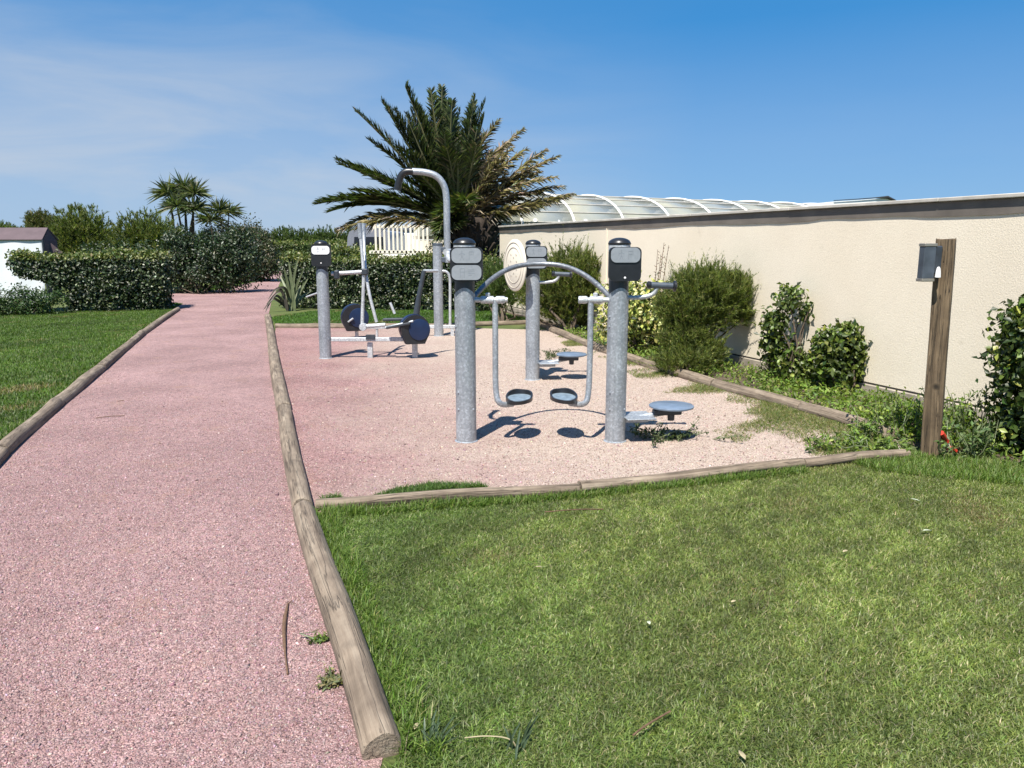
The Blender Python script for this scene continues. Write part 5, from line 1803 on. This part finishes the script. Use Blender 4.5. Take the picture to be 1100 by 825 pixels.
# left lawn
left_poly = [p[:2] + np.array([-.08, .02]) for p in L_LOG] + [P(180, 333)[:2], P(60, 336)[:2], P(-60, 338)[:2], (-18, 17.5), (-9.5, 5)]
q = scatter(left_poly, 420000)
q = q[np.abs(q[:, 0]) < .80 * q[:, 1] + 1.0]
grass('left_lawn_grass', q, .05, .0042, ([(0.075, 0.12, 0.018), (0.105, 0.155, 0.024), (0.145, 0.19, 0.038), (0.21, 0.20, 0.08)], [3, 4, 2, .8]), 'mown grass of the left lawn beyond the path')
# back strip, path shoulder and sparse strip beside the gravel
back_poly = [K_LOG[0][:2] + [0, .08], K_LOG[2][:2] + [0, .08], P(575, 344)[:2], P(540, 338)[:2], P(520, 334)[:2], P(345, 334)[:2], R_LOG2[3][:2] + [.08, 0]]
sh = [P(176, 331)[:2], P(193, 328)[:2], P(215, 314)[:2], P(283, 300.5)[:2], P(281, 297.5)[:2], P(255, 303)[:2], P(205, 313)[:2], P(176, 322)[:2]]
q = np.concatenate([scatter(back_poly, 60000), scatter([P(212, 315.5)[:2], P(250, 308)[:2], P(282, 301.5)[:2], P(283, 298)[:2], P(250, 303)[:2], P(205, 311)[:2]], 16000), scatter([P(160, 333)[:2], P(186, 331.5)[:2], P(196, 327)[:2], P(165, 326)[:2]], 6000)])
grass('back_lawn_grass', q, .055, .006, ([(0.06, 0.12, 0.018), (0.09, 0.155, 0.025), (0.13, 0.19, 0.035)], [3, 4, 2]), 'grass strip between the gravel pad and the centre hedge')
strip = [np.asarray(p) for p in PAD_R[1:]] + [p[:2] + np.array([-.05, -.05]) for p in B_LOG[::-1]] + [np.array([2.98, 5.95])]
strip_wide = [np.asarray(p) + np.array([-.38, -.05]) for p in PAD_R[1:]] + strip[len(PAD_R) - 1:]
q = scatter(strip_wide, 84000)
f_ = field(q[:, 0], q[:, 1], 2.6) + .6 * field(q[:, 0], q[:, 1], 7.0)
ed = np.array([np.asarray(p) for p in PAD_R[1:]])
o_ = np.argsort(ed[:, 1])
inn = q[:, 0] - np.interp(q[:, 1], ed[o_, 1], ed[o_, 0])
q = q[rng.random(len(q)) < np.clip(.26 + .50 * f_ + np.clip(inn, -.5, .6) * .8, .0, .9)]
grass('verge_grass', q, .045, .0026, ([(0.12, 0.15, 0.035), (0.18, 0.18, 0.06), (0.26, 0.22, 0.12), (0.08, 0.13, 0.022)], [3, 3, 2, 2.4]), 'thin dry grass between the gravel and the bed logs', lean=1.0, patch=False, z0=.004)
# tuft strip on the gravel side of the front timber
tf = [P(402, 534)[:2], P(430, 526)[:2], P(470, 522)[:2], P(516, 524)[:2], P(524, 527)[:2], P(470, 530)[:2], P(410, 537)[:2]]
q = np.concatenate([scatter(tf, 3600), scatter([P(345, 539)[:2], P(362, 535)[:2], P(368, 539)[:2], P(350, 542)[:2]], 350)])
grass('gravel_edge_grass', q, .05, .0028, ([(0.05, 0.10, 0.018), (0.08, 0.14, 0.025), (0.12, 0.17, 0.04)], [3, 3, 1]), 'grass tufts creeping onto the gravel along the front timber', lean=.7, patch=False, z0=.004)
# coarse bulb-leaf tufts in the foreground
for px, py, nn, hh, lab in ((462, 806, 16, .085, 'dark coarse grass tuft near the cut end of the foreground log'), (556, 808, 9, .10, 'sparse coarse tuft with a pale dry stalk low in the front lawn'),):
    b = P(px, py)
    root = thing('grass_tuft', b, lab, 'grass tuft', 'coarse tufts in the front lawn')
    mb = MB()
    for k in range(nn):
        p0 = b + np.append(rng.normal(0, .022, 2), 0)
        dr = np.append(rng.normal(0, .030, 2) + [.02, .02], hh * rng.uniform(.5, 1.1))
        mb.add(*blade(p0, smooth([p0, p0 + dr * .6 + [0, 0, .01], p0 + dr], 1), .0034))
    M.setdefault('coarse', plain('dark_coarse_grass', (0.055, 0.085, 0.045), .45, 0, .3, 30))
    mb.build('blade', M['coarse'], root, 60)
    if nn < 12:
        MB().tube(smooth([b + [0, 0, .01], b + [-.02, 0, .05], b + [-.10, .01, .052], b + [-.17, .03, .03]]), .0025, 5).build('dry_stalk', M['straw'], root, 60)

# ------------------------------------------------------------------ loose stones


def stones(name, xy, size, cols, label, z0=.005):
    n = len(xy)
    base = np.array([(1, 0, 0), (-1, 0, 0), (0, 1, 0), (0, -1, 0), (0, 0, 1), (0, 0, -1)], float)
    sc = size * np.exp(rng.normal(0, .35, (n, 1, 1))) * rng.uniform(.6, 1.3, (n, 1, 3)) * np.array([1, 1, .75])
    v = base[None] * sc + rng.normal(0, .12, (n, 6, 3)) * size
    a = rng.uniform(0, 6.28, n); ca, sa = np.cos(a), np.sin(a)
    tl_ = rng.normal(0, .4, (n, 2))
    v[:, :, 2] += v[:, :, 0] * tl_[:, :1] + v[:, :, 1] * tl_[:, 1:]
    x = v[:, :, 0] * ca[:, None] - v[:, :, 1] * sa[:, None]
    y = v[:, :, 0] * sa[:, None] + v[:, :, 1] * ca[:, None]
    v[:, :, 0], v[:, :, 1] = x, y
    v += np.column_stack([xy, np.full(n, z0) + size * .15])[:, None, :]
    fs = [(0, 2, 4), (2, 1, 4), (1, 3, 4), (3, 0, 4), (2, 0, 5), (1, 2, 5), (3, 1, 5), (0, 3, 5)]
    o = soup(name, v, 6, M['stone'], None, tints(n, *cols, .2), quads=fs)
    return tag(o, label, 'gravel', kind='stuff')


def stonemat():
    m, t, b = newmat('loose_stone')
    a = t.nodes.new('ShaderNodeAttribute'); a.attribute_name = 'tint'
    t.links.new(a.outputs['Color'], b.inputs['Base Color'])
    b.inputs['Roughness'].default_value = .8
    return m


M['stone'] = stonemat()
PK = ([(0.295, 0.19, 0.188), (0.355, 0.242, 0.238), (0.235, 0.138, 0.134), (0.46, 0.34, 0.32), (0.16, 0.095, 0.095)], [4, 3, 2, .5, 1])
near_path = [(-.15, 1.7), R_LOG[0][:2] - [.07, 0], R_LOG[1][:2] - [.08, 0], R_LOG2[1][:2] - [.08, 0], L_LOG[3][:2] + [.1, 0], L_LOG[2][:2] + [.1, 0], L_LOG[1][:2] + [.1, 0], L_LOG[0][:2] + [.1, 0], (-3.0, 1.7)]
q = scatter(near_path, 210000)
dist = np.hypot(q[:, 0], q[:, 1])
q = q[(np.abs(q[:, 0]) < .70 * q[:, 1] + .3) & (q[:, 1] > 1.9) & (rng.random(len(q)) < np.clip(1.3 - .16 * (dist - 2), .12, 1))]
stones('path_stones', q, .0036, PK, 'loose pink gravel chips on the path')
SD = ([(0.43, 0.335, 0.275), (0.52, 0.43, 0.365), (0.34, 0.25, 0.205), (0.37, 0.25, 0.23), (0.16, 0.11, 0.095)], [3, 1.6, 2, 2.4, 1.6])
q = scatter(pad_poly, 110000)
q = q[q[:, 1] < 10.5]
q = q[rng.random(len(q)) < np.clip(1.1 - .13 * (q[:, 1] - 4.5), .15, 1)]
w_ = q[:, 0] + .21 * q[:, 1] - .1 + rng.normal(0, .7, len(q))
stones('pad_stones', q[w_ > .6], .0046, SD, 'loose pale chips on the trodden part of the gravel pad')
stones('pad_pink_stones', q[w_ <= .6], .0046, PK, 'loose pink chips on the left part of the gravel pad')

# ------------------------------------------------------------------ small litter
tg = [P(309, 649, .012), P(304.5, 672, .016), P(306, 700, .016), P(309, 724, .012)]
mb = MB(); mb.origin = np.array([tg[1][0], tg[1][1], 0])
mb.tube(smooth(tg), [.004, .005, .006, .0075, .0085, .009, .0085, .008, .0075, .006, .004, .003][:len(smooth(tg))] + [.004] * max(0, len(smooth(tg)) - 12), 7)
mb.tube([tg[0], tg[0] + [.012, .03, .004]], [.004, .002], 5)
tag(mb.build('twig', M['twig'], None, 60), 'long curved brown twig lying on the path beside the foreground log', 'twig', 'twigs on the ground')
for pts, lab in (([P(103, 449, .01), P(118, 447, .02), P(134, 446.5, .012)], 'thin dark stick lying across the middle of the path'),
                 ([P(126, 431, .008), P(133, 430, .014)], 'short bit of stick on the left half of the path'),
                 ([P(680, 790, .04), P(692, 780, .045), P(720, 764, .04)], 'thin dark twig lying in the front lawn'),
                 ([P(585, 550, .04), P(620, 547, .045), P(648, 547, .04)], 'long thin stick in the grass just below the front timber')):
    mb = MB(); mb.origin = pts[0] * [1, 1, 0]
    mb.tube(smooth(pts), .0035, 6)
    tag(mb.build('twig', M['twig'], None, 60), lab, 'twig', 'twigs on the ground')
M['dead_leaf'] = plain('dry_fallen_leaf', (0.42, 0.36, 0.22), .7, 0, .3, 40)
M['pale_leaf'] = plain('pale_fallen_leaf', (0.55, 0.60, 0.42), .6, 0, .2, 40)
for px, py, sz, mt, lab in ((996, 570, .05, 'pale_leaf', 'pale green fallen leaf on the right of the front lawn'), (983, 537, .045, 'pale_leaf', 'pale fallen leaf in the long grass right of the front timber'),
                            (579, 609, .03, 'dead_leaf', 'small yellow leaf on the upper left of the front lawn'), (797, 811, .035, 'dead_leaf', 'orange brown leaf at the bottom of the front lawn'),
                            (447, 780, .028, 'dead_leaf', 'small tan leaf above the dark coarse tuft'), (697, 669, .03, 'pale_leaf', 'small pale leaf near the middle of the front lawn'),
                            (908, 592, .03, 'dead_leaf', 'dry curled leaf below the pale green leaf'), (788, 646, .025, 'dead_leaf', 'tiny dry leaf right of the middle of the front lawn')):
    c = P(px, py, .036)
    a = rng.uniform(0, 6)
    X = np.array([math.cos(a), math.sin(a), .1]); Y = np.array([-math.sin(a), math.cos(a), .15])
    mb = MB(); mb.origin = c * [1, 1, 0]
    ol = [(-1, 0), (-.4, .42), (.3, .38), (1, 0), (.3, -.38), (-.4, -.42)]
    vs = [c + (X * x + Y * y) * sz * .6 + np.array([0, 0, .25 * sz * abs(y)]) for x, y in ol] + [c + np.array([0, 0, -.002])]
    mb.add(vs, [(i, (i + 1) % 6, 6) for i in range(6)])
    o = mb.build('fallen_leaf', M[mt], None, 60)
    so = o.modifiers.new('thickness', 'SOLIDIFY'); so.thickness = .0015
    tag(o, lab, 'leaf', 'fallen leaves on the front lawn')
# loose rock by the right post
